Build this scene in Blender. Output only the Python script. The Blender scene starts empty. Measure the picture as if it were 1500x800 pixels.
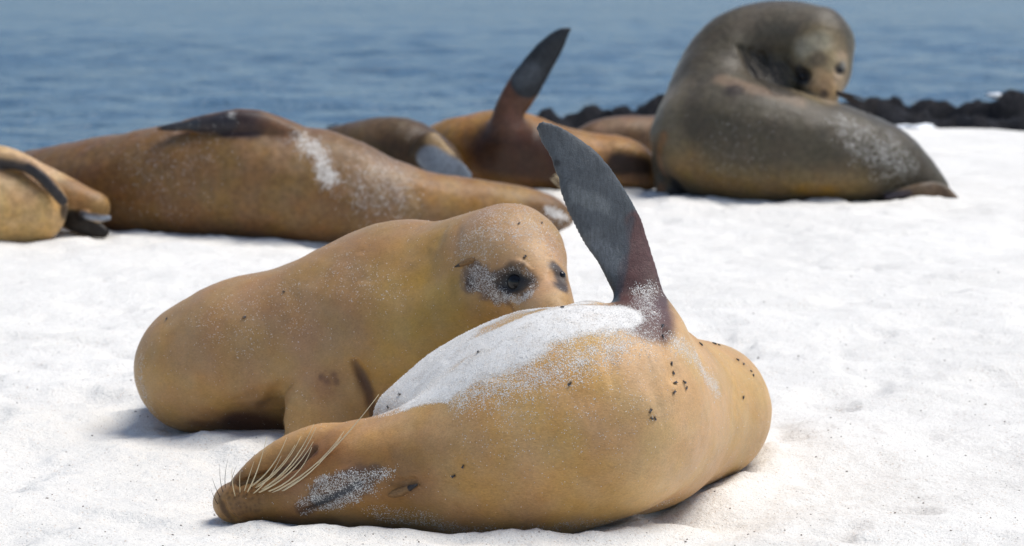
import bpy, math, random, time
import numpy as np
from mathutils import Vector, Matrix
T0 = time.time()
R = math.radians
scene = bpy.context.scene
col = scene.collection

# ------------------------------------------------------------------ camera
F_PX = 4050.0                       # focal length in photo pixels (1500 wide)
PITCH = math.atan(450 / F_PX)
CAM = np.array([0.0, 0.0, 0.92])
cam_d = bpy.data.cameras.new('camera')
cam_d.sensor_width = 36.0
cam_d.lens = 36.0 * F_PX / 1500.0
cam_d.clip_start = 0.1
cam_d.clip_end = 9000
cam = bpy.data.objects.new('camera', cam_d)
cam.location = CAM
cam.rotation_euler = (math.pi / 2 - PITCH, 0, 0)
col.objects.link(cam)
scene.camera = cam
cam_d.dof.use_dof = True
cam_d.dof.focus_distance = 4.62
cam_d.dof.aperture_fstop = 7.4

# ------------------------------------------------------------------ world, sun, exposure
SUN_TO = Vector((0.40, 0.08, 0.91)).normalized()      # direction towards the sun
elev = math.asin(SUN_TO.z)
world = bpy.data.worlds.new('World')
scene.world = world
world.use_nodes = True
wn = world.node_tree
bg = wn.nodes['Background']
sky = wn.nodes.new('ShaderNodeTexSky')
sky.sky_type = 'NISHITA'
sky.sun_disc = False
sky.sun_elevation = elev
sky.sun_rotation = math.atan2(SUN_TO.x, SUN_TO.y)
sky.air_density = 1.0
sky.dust_density = 0.7
sky.ozone_density = 1.0
wn.links.new(sky.outputs[0], bg.inputs[0])
bg.inputs[1].default_value = 0.10
sun_d = bpy.data.lights.new('sun', 'SUN')
sun_d.energy = 2.8
sun_d.angle = R(32)
sun_d.color = (1.0, 0.955, 0.885)
sun = bpy.data.objects.new('sun', sun_d)
sun.rotation_euler = SUN_TO.to_track_quat('Z', 'Y').to_euler()
sun.location = (6, -2, 12)
col.objects.link(sun)
vs = scene.view_settings
vs.view_transform = 'Standard'
vs.look = 'None'
vs.exposure = 0.45
vs.gamma = 1.0
vs.use_curve_mapping = False
scene.cycles.use_denoising = True
scene.cycles.max_bounces = 8

# ------------------------------------------------------------------ photo pixel <-> place
sp, cp = math.sin(PITCH), math.cos(PITCH)
AX_R = np.array([1.0, 0, 0])
AX_U = np.array([0.0, sp, cp])
AX_V = np.array([0.0, cp, -sp])

def P(px, py, Y):
    """the point on the sight line of a photo pixel that stands Y metres out"""
    d = AX_V + AX_R * (px - 750) / F_PX - AX_U * (py - 400) / F_PX
    return CAM + d * (Y / d[1])

def project(V):
    D = V - CAM
    z = D @ AX_V
    return 750 + (D @ AX_R) / z * F_PX, 400 - (D @ AX_U) / z * F_PX, z

# ------------------------------------------------------------------ noise
def vnoise(Pn, seed=0):
    Pn = np.asarray(Pn, np.float64)
    i = np.floor(Pn).astype(np.int64)
    f = Pn - i
    f = f * f * (3 - 2 * f)
    def h(ix, iy, iz):
        n = ix * 374761393 + iy * 668265263 + iz * 2147483647 + seed * 974634777
        n = (n ^ (n >> 13)) * 1274126177
        n = n & 0x7fffffff
        n = (n ^ (n >> 16)) & 0xffff
        return n / 32767.5 - 1.0
    r = 0
    for dx in (0, 1):
        for dy in (0, 1):
            for dz in (0, 1):
                w = (f[:, 0] if dx else 1 - f[:, 0]) * (f[:, 1] if dy else 1 - f[:, 1]) * (f[:, 2] if dz else 1 - f[:, 2])
                r = r + w * h(i[:, 0] + dx, i[:, 1] + dy, i[:, 2] + dz)
    return r

def fbm(Pn, octv=3, seed=0):
    r, a, s = 0, 1.0, 1.0
    for o in range(octv):
        r = r + a * vnoise(Pn * s, seed + o * 7)
        a *= 0.5
        s *= 2.03
    return r

# ------------------------------------------------------------------ soft body modelling: a field of swept sections, skinned
def unit(v):
    return v / max(1e-9, float(np.sqrt((v * v).sum())))

def crom(a, b, c, d, t):
    return 0.5 * ((2 * b) + (-a + c) * t + (2 * a - 5 * b + 4 * c - d) * t * t + (-a + 3 * b - 3 * c + d) * t ** 3)

class Body:
    def __init__(self):
        self.ops = []

    def add(self, nodes, k=0.02, mode='+', sub=5):
        """nodes: (px, py, Y, half width in px across the sweep, half depth in px) or
           ((lx,ly),(rx,ry), Y, half thickness in px) for a blade given by its two edges"""
        pos, ww, tt, wd = [], [], [], []
        for n in nodes:
            if isinstance(n[0], tuple):
                (l, r, Y, t) = n[:4]
                dY = n[4] if len(n) > 4 else 0.0
                a, b = P(l[0], l[1], Y - dY), P(r[0], r[1], Y + dY)
                pos.append((a + b) / 2)
                ww.append(np.linalg.norm(b - a) / 2)
                tt.append(t * Y / F_PX)
                wd.append(unit(b - a))
            else:
                px, py, Y, w = n[:4]
                t = n[4] if len(n) > 4 else w
                pos.append(P(px, py, Y))
                ww.append(w * Y / F_PX)
                tt.append(t * Y / F_PX)
                wd.append(None)
        n = len(pos)
        if n == 1:
            self.ops.append((k, mode, [(pos[0], pos[0], ww[0], ww[0], tt[0], tt[0], AX_R, unit(pos[0] - CAM))]))
            return
        for i in range(n):
            if wd[i] is None:
                tg = unit(pos[min(i + 1, n - 1)] - pos[max(i - 1, 0)])
                v = unit(pos[i] - CAM)
                q = np.cross(v, tg)
                if np.linalg.norm(q) < 0.35:
                    q = np.cross(tg, np.array([1.0, 0, 0]))
                wd[i] = unit(q)
        for i in range(1, n):
            if wd[i] @ wd[i - 1] < 0:
                wd[i] = -wd[i]
        pts = []
        g = lambda L, i: L[max(0, min(n - 1, i))]
        for i in range(n - 1):
            for s in range(sub):
                t = s / sub
                pts.append([crom(g(L, i - 1), g(L, i), g(L, i + 1), g(L, i + 2), t) for L in (pos, ww, tt)] + [unit(wd[i] * (1 - t) + wd[i + 1] * t)])
        pts.append([pos[-1], ww[-1], tt[-1], wd[-1]])
        segs = []
        for a, b in zip(pts[:-1], pts[1:]):
            tg = unit(b[0] - a[0])
            w_ = a[3] + b[3]
            w_ = unit(w_ - tg * (w_ @ tg))
            segs.append((a[0], b[0], a[1], b[1], a[2], b[2], w_, unit(np.cross(tg, w_))))
        self.ops.append((k, mode, segs))

    def prep(self):
        self.C = [np.array([(s[0] + s[1]) / 2 for s in o[2]]) for o in self.ops]
        self.Rr = [np.array([np.linalg.norm(s[1] - s[0]) / 2 + max(s[2], s[3], s[4], s[5]) for s in o[2]]) for o in self.ops]

    @staticmethod
    def seg_dist(X, seg):
        a, b, w0, w1, t0, t1, wdv, tdv = seg
        ab = b - a
        L2 = float(ab @ ab)
        d = X - a
        if L2 > 1e-12:
            t = np.clip(d @ ab / L2, 0, 1)
            d = d - t[:, None] * ab
            w = np.maximum(w0 + (w1 - w0) * t, 1e-4)
            th = np.maximum(t0 + (t1 - t0) * t, 1e-4)
            tgv = ab / math.sqrt(L2)
            lr = np.sqrt(w * th)
        else:
            w, th, lr = w0, t0, w0
            tgv = np.cross(wdv, tdv)
        u, v, l = d @ wdv / w, d @ tdv / th, d @ tgv / lr
        k0 = np.sqrt(u * u + v * v + l * l)
        u, v, l = u / w, v / th, l / lr
        e = k0 * (k0 - 1) / (np.sqrt(u * u + v * v + l * l) + 1e-9)
        return np.maximum(e, -np.minimum(w, th))

    def ev(self, X, use=None, keep=None):
        """field value at the points X (negative inside)"""
        Fv = np.full(len(X), 10.0)
        for oi, (k, mode, segs) in enumerate(self.ops):
            ids = range(len(segs)) if use is None else use[oi]
            if len(ids) == 0:
                continue
            D = None
            for si in ids:
                e = self.seg_dist(X, segs[si])
                if keep is not None:
                    keep[oi][:, si] = e
                D = e if D is None else np.minimum(D, e)
            if mode == '+':
                h = np.maximum(k - np.abs(Fv - D), 0) / k
                Fv = np.minimum(Fv, D) - h * h * k / 4
            else:
                h = np.maximum(k - np.abs(Fv + D), 0) / k
                Fv = np.maximum(Fv, -D) + h * h * k / 4
        return Fv

    def mesh(self, h, smooth=2):
        self.prep()
        lo = np.min([(c - r[:, None]).min(0) for c, r, o in zip(self.C, self.Rr, self.ops) if o[1] == '+'], axis=0) - 0.04
        hi = np.max([(c + r[:, None]).max(0) for c, r, o in zip(self.C, self.Rr, self.ops) if o[1] == '+'], axis=0) + 0.04
        NB = 12
        nb = np.ceil((hi - lo) / (h * NB)).astype(int)
        bs = h * NB
        bi = np.stack(np.meshgrid(*[np.arange(m) for m in nb], indexing='ij'), -1).reshape(-1, 3)
        cen = lo + (bi + 0.5) * bs
        keep = [np.empty((len(cen), len(o[2]))) for o in self.ops]
        Fc = np.concatenate([self.ev(cen[i:i + 2000], None, [kk[i:i + 2000] for kk in keep]) for i in range(0, len(cen), 2000)])
        brad = bs * 0.5 * math.sqrt(3)
        near = np.abs(Fc) < brad * 1.12 + 0.006
        S = np.repeat(np.repeat(np.repeat(np.sign(Fc).reshape(nb), NB, 0), NB, 1), NB, 2).astype(np.float32)
        loc = np.stack(np.meshgrid(*[np.arange(NB)] * 3, indexing='ij'), -1).reshape(-1, 3)
        for bn in np.nonzero(near)[0]:
            b = bi[bn]
            X = lo + (b * NB + loc) * h
            use = []
            for o, kk in zip(self.ops, keep):
                E = kk[bn]
                use.append(np.nonzero((E < E.min() + 2.1 * brad) & (E < 1.5 * brad + o[0] + 0.01))[0])
            v = self.ev(X, use)
            S[b[0] * NB:b[0] * NB + NB, b[1] * NB:b[1] * NB + NB, b[2] * NB:b[2] * NB + NB] = v.reshape(NB, NB, NB)
        # skin the field (surface nets)
        neg = S < 0
        cnt = np.zeros(tuple(np.array(S.shape) - 1), np.int8)
        for dx in (0, 1):
            for dy in (0, 1):
                for dz in (0, 1):
                    cnt += neg[dx:dx + cnt.shape[0], dy:dy + cnt.shape[1], dz:dz + cnt.shape[2]]
        act = (cnt > 0) & (cnt < 8)
        ci = np.argwhere(act)
        idx = np.full(act.shape, -1, np.int64)
        idx[act] = np.arange(len(ci))
        acc = np.zeros((len(ci), 3)); num = np.zeros(len(ci))
        cor = [(a, b, c) for a in (0, 1) for b in (0, 1) for c in (0, 1)]
        for a in cor:
            for b in cor:
                if sum(b) - sum(a) == 1 and sum(x != y for x, y in zip(a, b)) == 1:
                    va = S[ci[:, 0] + a[0], ci[:, 1] + a[1], ci[:, 2] + a[2]]
                    vb = S[ci[:, 0] + b[0], ci[:, 1] + b[1], ci[:, 2] + b[2]]
                    m = (va < 0) != (vb < 0)
                    t = np.where(m, va / np.where(m, va - vb, 1), 0)
                    p = np.array(a) + t[:, None] * (np.array(b) - np.array(a))
                    acc += np.where(m[:, None], p, 0); num += m
        V = lo + (ci + acc / num[:, None]) * h
        quads = []
        for ax in range(3):
            o1, o2 = [(1, 2), (2, 0), (0, 1)][ax]
            s0 = [slice(None)] * 3; s1 = [slice(None)] * 3
            s0[ax] = slice(0, -1); s1[ax] = slice(1, None)
            ch = neg[tuple(s0)] != neg[tuple(s1)]
            e = np.argwhere(ch)
            e = e[(e[:, o1] > 0) & (e[:, o2] > 0) & (e[:, o1] < S.shape[o1] - 1) & (e[:, o2] < S.shape[o2] - 1)]
            d1 = np.zeros(3, int); d1[o1] = 1
            d2 = np.zeros(3, int); d2[o2] = 1
            q = np.stack([idx[tuple((e - d1 * i - d2 * j).T)] for i, j in ((1, 1), (0, 1), (0, 0), (1, 0))], 1)
            flip = ~neg[tuple(e.T)]
            q[flip] = q[flip][:, ::-1]
            quads.append(q)
        Q = np.concatenate(quads)
        ea = np.concatenate([Q[:, i] for i in range(4)]); eb = np.concatenate([Q[:, (i + 1) % 4] for i in range(4)])
        deg = np.bincount(ea, minlength=len(V)) + np.bincount(eb, minlength=len(V))
        for it in range(smooth):
            for lam in (0.6, -0.35):
                L = np.stack([np.bincount(ea, V[eb, c], len(V)) + np.bincount(eb, V[ea, c], len(V)) for c in range(3)], 1) / deg[:, None] - V
                V = V + lam * L
        self.V, self.Q = V, Q
        self.normals()
        return self

    def normals(self):
        V, Q = self.V, self.Q
        fn = np.cross(V[Q[:, 2]] - V[Q[:, 0]], V[Q[:, 3]] - V[Q[:, 1]])
        N = np.stack([sum(np.bincount(Q[:, j], fn[:, c], len(V)) for j in range(4)) for c in range(3)], 1)
        self.N = N / (np.linalg.norm(N, axis=1)[:, None] + 1e-12)

    def displace(self, d):
        self.V = self.V + self.N * d[:, None]
        self.normals()

    # ---- coat: colours stay on the skin
    def coat(self, c):
        self.col = np.tile(np.array(c, float), (len(self.V), 1))
        self.sand = np.zeros(len(self.V))
        self.skin = np.zeros(len(self.V))
        self.no_hair = np.zeros(len(self.V))
        self.px, self.py, self.pz = project(self.V)

    def pick(self, px, py):
        d2 = (self.px - px) ** 2 + (self.py - py) ** 2
        m = d2 < 49
        if not m.any():
            i = int(np.argmin(d2))
        else:
            c = np.nonzero(m)[0]
            i = c[np.argmin(self.pz[c] + 0.002 * np.sqrt(d2[c]))]
        return self.V[i], self.N[i]

    def mask(self, pts, r, soft=0.6, rough=0.0, rs=40.0, seed=1, taper=0.0):
        """closeness (0..1) to a stroke laid on the skin; r in photo px"""
        p = [self.pick(*q)[0] for q in pts]
        rr = r * self.pz.mean() / F_PX
        d = np.full(len(self.V), 1e9)
        gain = 1.0
        if len(p) == 1:
            d = np.linalg.norm(self.V - p[0], axis=1)
        for i, (a, b) in enumerate(zip(p[:-1], p[1:])):
            ab = b - a
            t = np.clip((self.V - a) @ ab / max(1e-9, ab @ ab), 0, 1)
            dn = np.linalg.norm(self.V - a - t[:, None] * ab, axis=1)
            if taper:
                tp = np.clip(1 - taper + taper * np.sin(np.pi * (i + t) / (len(p) - 1)), 1e-3, 1.0)
                dn = dn / tp
                gain = np.where(dn < d, tp, gain)
            d = np.minimum(d, dn)
        x = d / rr
        if rough:
            near = x < 3
            nz = np.zeros(len(x))
            nz[near] = fbm(self.V[near] * rs, 3, seed)
            x = x + rough * nz
        m = np.clip((1 + soft / 2 - x) / max(soft, 1e-3), 0, 1)
        return m * m * (3 - 2 * m) * gain

    def dab(self, pts, r, c, a=1.0, soft=0.8, **kw):
        if not isinstance(pts, list):
            pts = [pts]
        m = (self.mask(pts, r, soft, **kw) * a)[:, None]
        self.col = self.col * (1 - m) + np.array(c) * m

    def dust(self, pts, r, a=1.0, soft=0.8, **kw):
        if not isinstance(pts, list):
            pts = [pts]
        self.sand = np.maximum(self.sand, self.mask(pts, r, soft, **kw) * a)

    def dust_lump(self, c, rad, a=1.0, soft=0.8, rough=0.2, rs=22, seed=4):
        x = np.sqrt((((self.V - c) / np.array(rad)) ** 2).sum(1)) + rough * fbm(self.V * rs, 3, seed)
        m = np.clip((1 + soft / 2 - x) / soft, 0, 1)
        self.sand = np.maximum(self.sand, a * m * m * (3 - 2 * m))

    def bare(self, pts, r, a=1.0, soft=0.4, **kw):
        """hairless leathery skin (flippers)"""
        if not isinstance(pts, list):
            pts = [pts]
        self.skin = np.maximum(self.skin, self.mask(pts, r, soft, **kw) * a)

    def build(self, name, mat, parent):
        o = base = Vector(parent.location) if parent else Vector((0, 0, 0))
        me = bpy.data.meshes.new(name)
        V = self.V - np.array(base)
        me.vertices.add(len(V)); me.vertices.foreach_set('co', V.astype(np.float32).ravel())
        me.loops.add(self.Q.size); me.loops.foreach_set('vertex_index', self.Q.astype(np.int32).ravel())
        me.polygons.add(len(self.Q)); me.polygons.foreach_set('loop_start', np.arange(0, self.Q.size, 4, dtype=np.int32))
        me.update(calc_edges=True)
        me.polygons.foreach_set('use_smooth', np.ones(len(self.Q), bool))
        ca = me.attributes.new('coat', 'FLOAT_COLOR', 'POINT')
        ca.data.foreach_set('color', np.concatenate([np.clip(self.col, 0, 1), np.ones((len(V), 1))], 1).astype(np.float32).ravel())
        sa = me.attributes.new('dusting', 'FLOAT', 'POINT')
        sa.data.foreach_set('value', np.clip(self.sand, 0, 1).astype(np.float32))
        ka = me.attributes.new('bare', 'FLOAT', 'POINT')
        ka.data.foreach_set('value', np.clip(self.skin, 0, 1).astype(np.float32))
        me.materials.append(mat)
        ob = bpy.data.objects.new(name, me)
        col.objects.link(ob)
        ob.parent = parent
        return ob

def tri_obj(name, V, T, mat, parent, cols=None, kind=None):
    me = bpy.data.meshes.new(name)
    V = V - np.array(parent.location)
    me.vertices.add(len(V)); me.vertices.foreach_set('co', V.astype(np.float32).ravel())
    me.loops.add(T.size); me.loops.foreach_set('vertex_index', T.astype(np.int32).ravel())
    me.polygons.add(len(T)); me.polygons.foreach_set('loop_start', np.arange(0, T.size, 3, dtype=np.int32))
    me.update(calc_edges=True)
    if cols is not None:
        ca = me.attributes.new('coat', 'FLOAT_COLOR', 'POINT')
        ca.data.foreach_set('color', np.concatenate([np.clip(cols, 0, 1), np.ones((len(V), 1))], 1).astype(np.float32).ravel())
    me.materials.append(mat)
    ob = bpy.data.objects.new(name, me)
    col.objects.link(ob)
    ob.parent = parent
    if kind:
        ob['kind'] = kind
    return ob

def scatter(b, n, weight, rng):
    """n random points on the skin; weight per vertex"""
    V, Q = b.V, b.Q
    ar = np.linalg.norm(np.cross(V[Q[:, 2]] - V[Q[:, 0]], V[Q[:, 3]] - V[Q[:, 1]]), axis=1) * 0.5
    w = ar * weight[Q].mean(1)
    f = rng.choice(len(Q), n, p=w / w.sum())
    u = rng.random((n, 2))
    k = np.stack([(1 - u[:, 0]) * (1 - u[:, 1]), u[:, 0] * (1 - u[:, 1]), u[:, 0] * u[:, 1], (1 - u[:, 0]) * u[:, 1]], 1)
    q = Q[f]
    p = (V[q] * k[..., None]).sum(1)
    nn = (b.N[q] * k[..., None]).sum(1)
    nn /= np.linalg.norm(nn, axis=1)[:, None]
    return p, nn, (b.col[q] * k[..., None]).sum(1)

def hair_coat(b, parent, per_m2, flow, mat, seed, length=0.010, width=0.00055):
    """short hair lying along the body"""
    rng = np.random.default_rng(seed)
    w = np.clip(1 - 1.1 * b.sand, 0, 1) * (1 - b.skin) * (b.V[:, 2] > -0.01) * (1 - b.no_hair)
    V, Q = b.V, b.Q
    area = (np.linalg.norm(np.cross(V[Q[:, 2]] - V[Q[:, 0]], V[Q[:, 3]] - V[Q[:, 1]]), axis=1) * 0.5 * w[Q].mean(1)).sum()
    n = int(area * per_m2)
    p, nn, c = scatter(b, n, w, rng)
    d = np.array(flow) + 0.35 * np.stack([vnoise(p * 6, seed), vnoise(p * 6, seed + 1), vnoise(p * 6, seed + 2)], 1) + rng.normal(0, 0.16, (n, 3))
    d -= nn * (d * nn).sum(1)[:, None]
    d /= np.linalg.norm(d, axis=1)[:, None] + 1e-9
    sd = np.cross(nn, d)
    L = length * rng.uniform(0.6, 1.25, n)[:, None]
    W = width * rng.uniform(0.6, 1.3, n)[:, None]
    base = p - nn * 0.0004
    T = np.stack([base - sd * W / 2, base + sd * W / 2, p + d * L + nn * L * rng.uniform(0.02, 0.13, (n, 1))], 1)
    tone = np.clip(rng.normal(1.08, 0.10, n), 0.6, 1.5)[:, None, None]
    cc = np.repeat((c[:, None, :] * tone), 3, 1)
    cc[:, 2] *= 1.12
    return tri_obj('fur', T.reshape(-1, 3), np.arange(3 * n).reshape(-1, 3), mat, parent, cc.reshape(-1, 3), 'stuff')

OCT = np.array([(1, 0, 0), (-1, 0, 0), (0, 1, 0), (0, -1, 0), (0, 0, 1), (0, 0, -1)], float)
OF = np.array([(0, 2, 4), (2, 1, 4), (1, 3, 4), (3, 0, 4), (2, 0, 5), (1, 2, 5), (3, 1, 5), (0, 3, 5)])
def sand_grains(b, parent, n, mat, seed, power=1.6, size=0.0007):
    rng = np.random.default_rng(seed)
    p, nn, c = scatter(b, n, (np.clip(b.sand, 0, 1) ** power) * (1 - 0.85 * b.sand ** 3) * (b.V[:, 2] > 0), rng)
    gs = size * rng.uniform(0.6, 1.5, n)
    VV = OCT[None] * gs[:, None, None] * rng.uniform(0.6, 1.4, (n, 6, 1)) + (p + nn * gs[:, None] * 0.6)[:, None]
    return tri_obj('sand_grains', VV.reshape(-1, 3), (OF[None] + (np.arange(n) * 6)[:, None, None]).reshape(-1, 3), mat, parent, None, 'stuff')

# ------------------------------------------------------------------ plain mesh helpers
def mesh_obj(name, V, Fc, mat, parent=None, smooth=True):
    me = bpy.data.meshes.new(name)
    me.from_pydata([tuple(map(float, v)) for v in V], [], [tuple(map(int, f)) for f in Fc])
    me.polygons.foreach_set('use_smooth', np.full(len(me.polygons), smooth))
    me.materials.append(mat)
    ob = bpy.data.objects.new(name, me)
    col.objects.link(ob)
    ob.parent = parent
    return ob

def grid_obj(name, X, Y, Z, mat):
    ny, nx = X.shape
    V = np.stack([X, Y, Z], -1).reshape(-1, 3)
    i = (np.arange(ny - 1)[:, None] * nx + np.arange(nx - 1)[None]).ravel()
    Q = np.stack([i, i + 1, i + nx + 1, i + nx], 1)
    me = bpy.data.meshes.new(name)
    me.vertices.add(len(V)); me.vertices.foreach_set('co', V.astype(np.float32).ravel())
    me.loops.add(Q.size); me.loops.foreach_set('vertex_index', Q.astype(np.int32).ravel())
    me.polygons.add(len(Q)); me.polygons.foreach_set('loop_start', np.arange(0, Q.size, 4, dtype=np.int32))
    me.update(calc_edges=True)
    me.polygons.foreach_set('use_smooth', np.ones(len(Q), bool))
    me.materials.append(mat)
    ob = bpy.data.objects.new(name, me)
    col.objects.link(ob)
    return ob

def tube(pts, rads, n=6):
    pts = [np.array(p, float) for p in pts]
    V, Fc = [], []
    for i, p in enumerate(pts):
        tg = unit(pts[min(i + 1, len(pts) - 1)] - pts[max(i - 1, 0)])
        a = unit(np.cross(tg, [0.3, 0.2, 0.93])); b = np.cross(tg, a)
        for j in range(n):
            an = 2 * math.pi * j / n
            V.append(p + rads[i] * (a * math.cos(an) + b * math.sin(an)))
    for i in range(len(pts) - 1):
        for j in range(n):
            Fc.append((i * n + j, i * n + (j + 1) % n, (i + 1) * n + (j + 1) % n, (i + 1) * n + j))
    Fc.append(tuple(range(n - 1, -1, -1))); Fc.append(tuple(range((len(pts) - 1) * n, len(pts) * n)))
    return V, Fc

def ball(c, r, n=12, m=8, sc=(1, 1, 1)):
    V = [(c[0], c[1], c[2] + r * sc[2])]
    for i in range(1, m):
        th = math.pi * i / m
        for j in range(n):
            ph = 2 * math.pi * j / n
            V.append((c[0] + r * sc[0] * math.sin(th) * math.cos(ph), c[1] + r * sc[1] * math.sin(th) * math.sin(ph), c[2] + r * sc[2] * math.cos(th)))
    V.append((c[0], c[1], c[2] - r * sc[2]))
    Fc = [(0, 1 + j, 1 + (j + 1) % n) for j in range(n)]
    for i in range(m - 2):
        for j in range(n):
            a = 1 + i * n
            Fc.append((a + j, a + n + j, a + n + (j + 1) % n, a + (j + 1) % n))
    a = 1 + (m - 2) * n
    Fc += [(a + j, len(V) - 1, a + (j + 1) % n) for j in range(n)]
    return V, Fc

def join(parts):
    V, Fc = [], []
    for v, f in parts:
        o = len(V)
        V += list(v)
        Fc += [tuple(i + o for i in q) for q in f]
    return V, Fc

# ------------------------------------------------------------------ materials
def new_mat(name):
    m = bpy.data.materials.new(name)
    m.use_nodes = True
    nt = m.node_tree
    bsdf = nt.nodes['Principled BSDF']
    return m, nt, bsdf

class NT:
    def __init__(self, nt):
        self.nt = nt
    def n(self, t, **kw):
        nd = self.nt.nodes.new(t)
        for k, v in kw.items():
            setattr(nd, k, v)
        return nd
    def l(self, a, b):
        self.nt.links.new(a, b)
    def val(self, sock, v):
        if hasattr(v, 'is_output') or isinstance(v, bpy.types.NodeSocket):
            self.l(v, sock)
        else:
            sock.default_value = v
    def math(self, op, a, b=0.0, c=0.0, clamp=False):
        nd = self.n('ShaderNodeMath', operation=op, use_clamp=clamp)
        for s, v in zip(nd.inputs, (a, b, c)):
            self.val(s, v)
        return nd.outputs[0]
    def mix(self, f, a, b, blend='MIX'):
        nd = self.n('ShaderNodeMix', data_type='RGBA', blend_type=blend)
        self.val(nd.inputs[0], f); self.val(nd.inputs[6], a); self.val(nd.inputs[7], b)
        return nd.outputs[2]
    def noise(self, vec, scale, detail=2, rough=0.5, dist=0.0):
        nd = self.n('ShaderNodeTexNoise')
        self.l(vec, nd.inputs['Vector'])
        nd.inputs['Scale'].default_value = scale
        nd.inputs['Detail'].default_value = detail
        nd.inputs['Roughness'].default_value = rough
        nd.inputs['Distortion'].default_value = dist
        return nd.outputs[0]
    def ramp(self, v, lo, hi, a=0.0, b=1.0):
        nd = self.n('ShaderNodeMapRange', interpolation_type='SMOOTHSTEP')
        self.val(nd.inputs[0], v)
        for i, x in enumerate((lo, hi, a, b)):
            nd.inputs[1 + i].default_value = x
        return nd.outputs[0]
    def voro(self, vec, scale):
        nd = self.n('ShaderNodeTexVoronoi')
        self.l(vec, nd.inputs['Vector'])
        nd.inputs['Scale'].default_value = scale
        return nd.outputs['Distance'], nd.outputs['Color']
    def sep(self, c):
        nd = self.n('ShaderNodeSeparateColor')
        self.l(c, nd.inputs[0])
        return nd.outputs
    def bump(self, h, strength, dist, normal=None):
        nd = self.n('ShaderNodeBump')
        nd.inputs['Strength'].default_value = strength
        nd.inputs['Distance'].default_value = dist
        self.l(h, nd.inputs['Height'])
        if normal:
            self.l(normal, nd.inputs['Normal'])
        return nd.outputs[0]

def rgba(c):
    return (c[0], c[1], c[2], 1.0)

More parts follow.
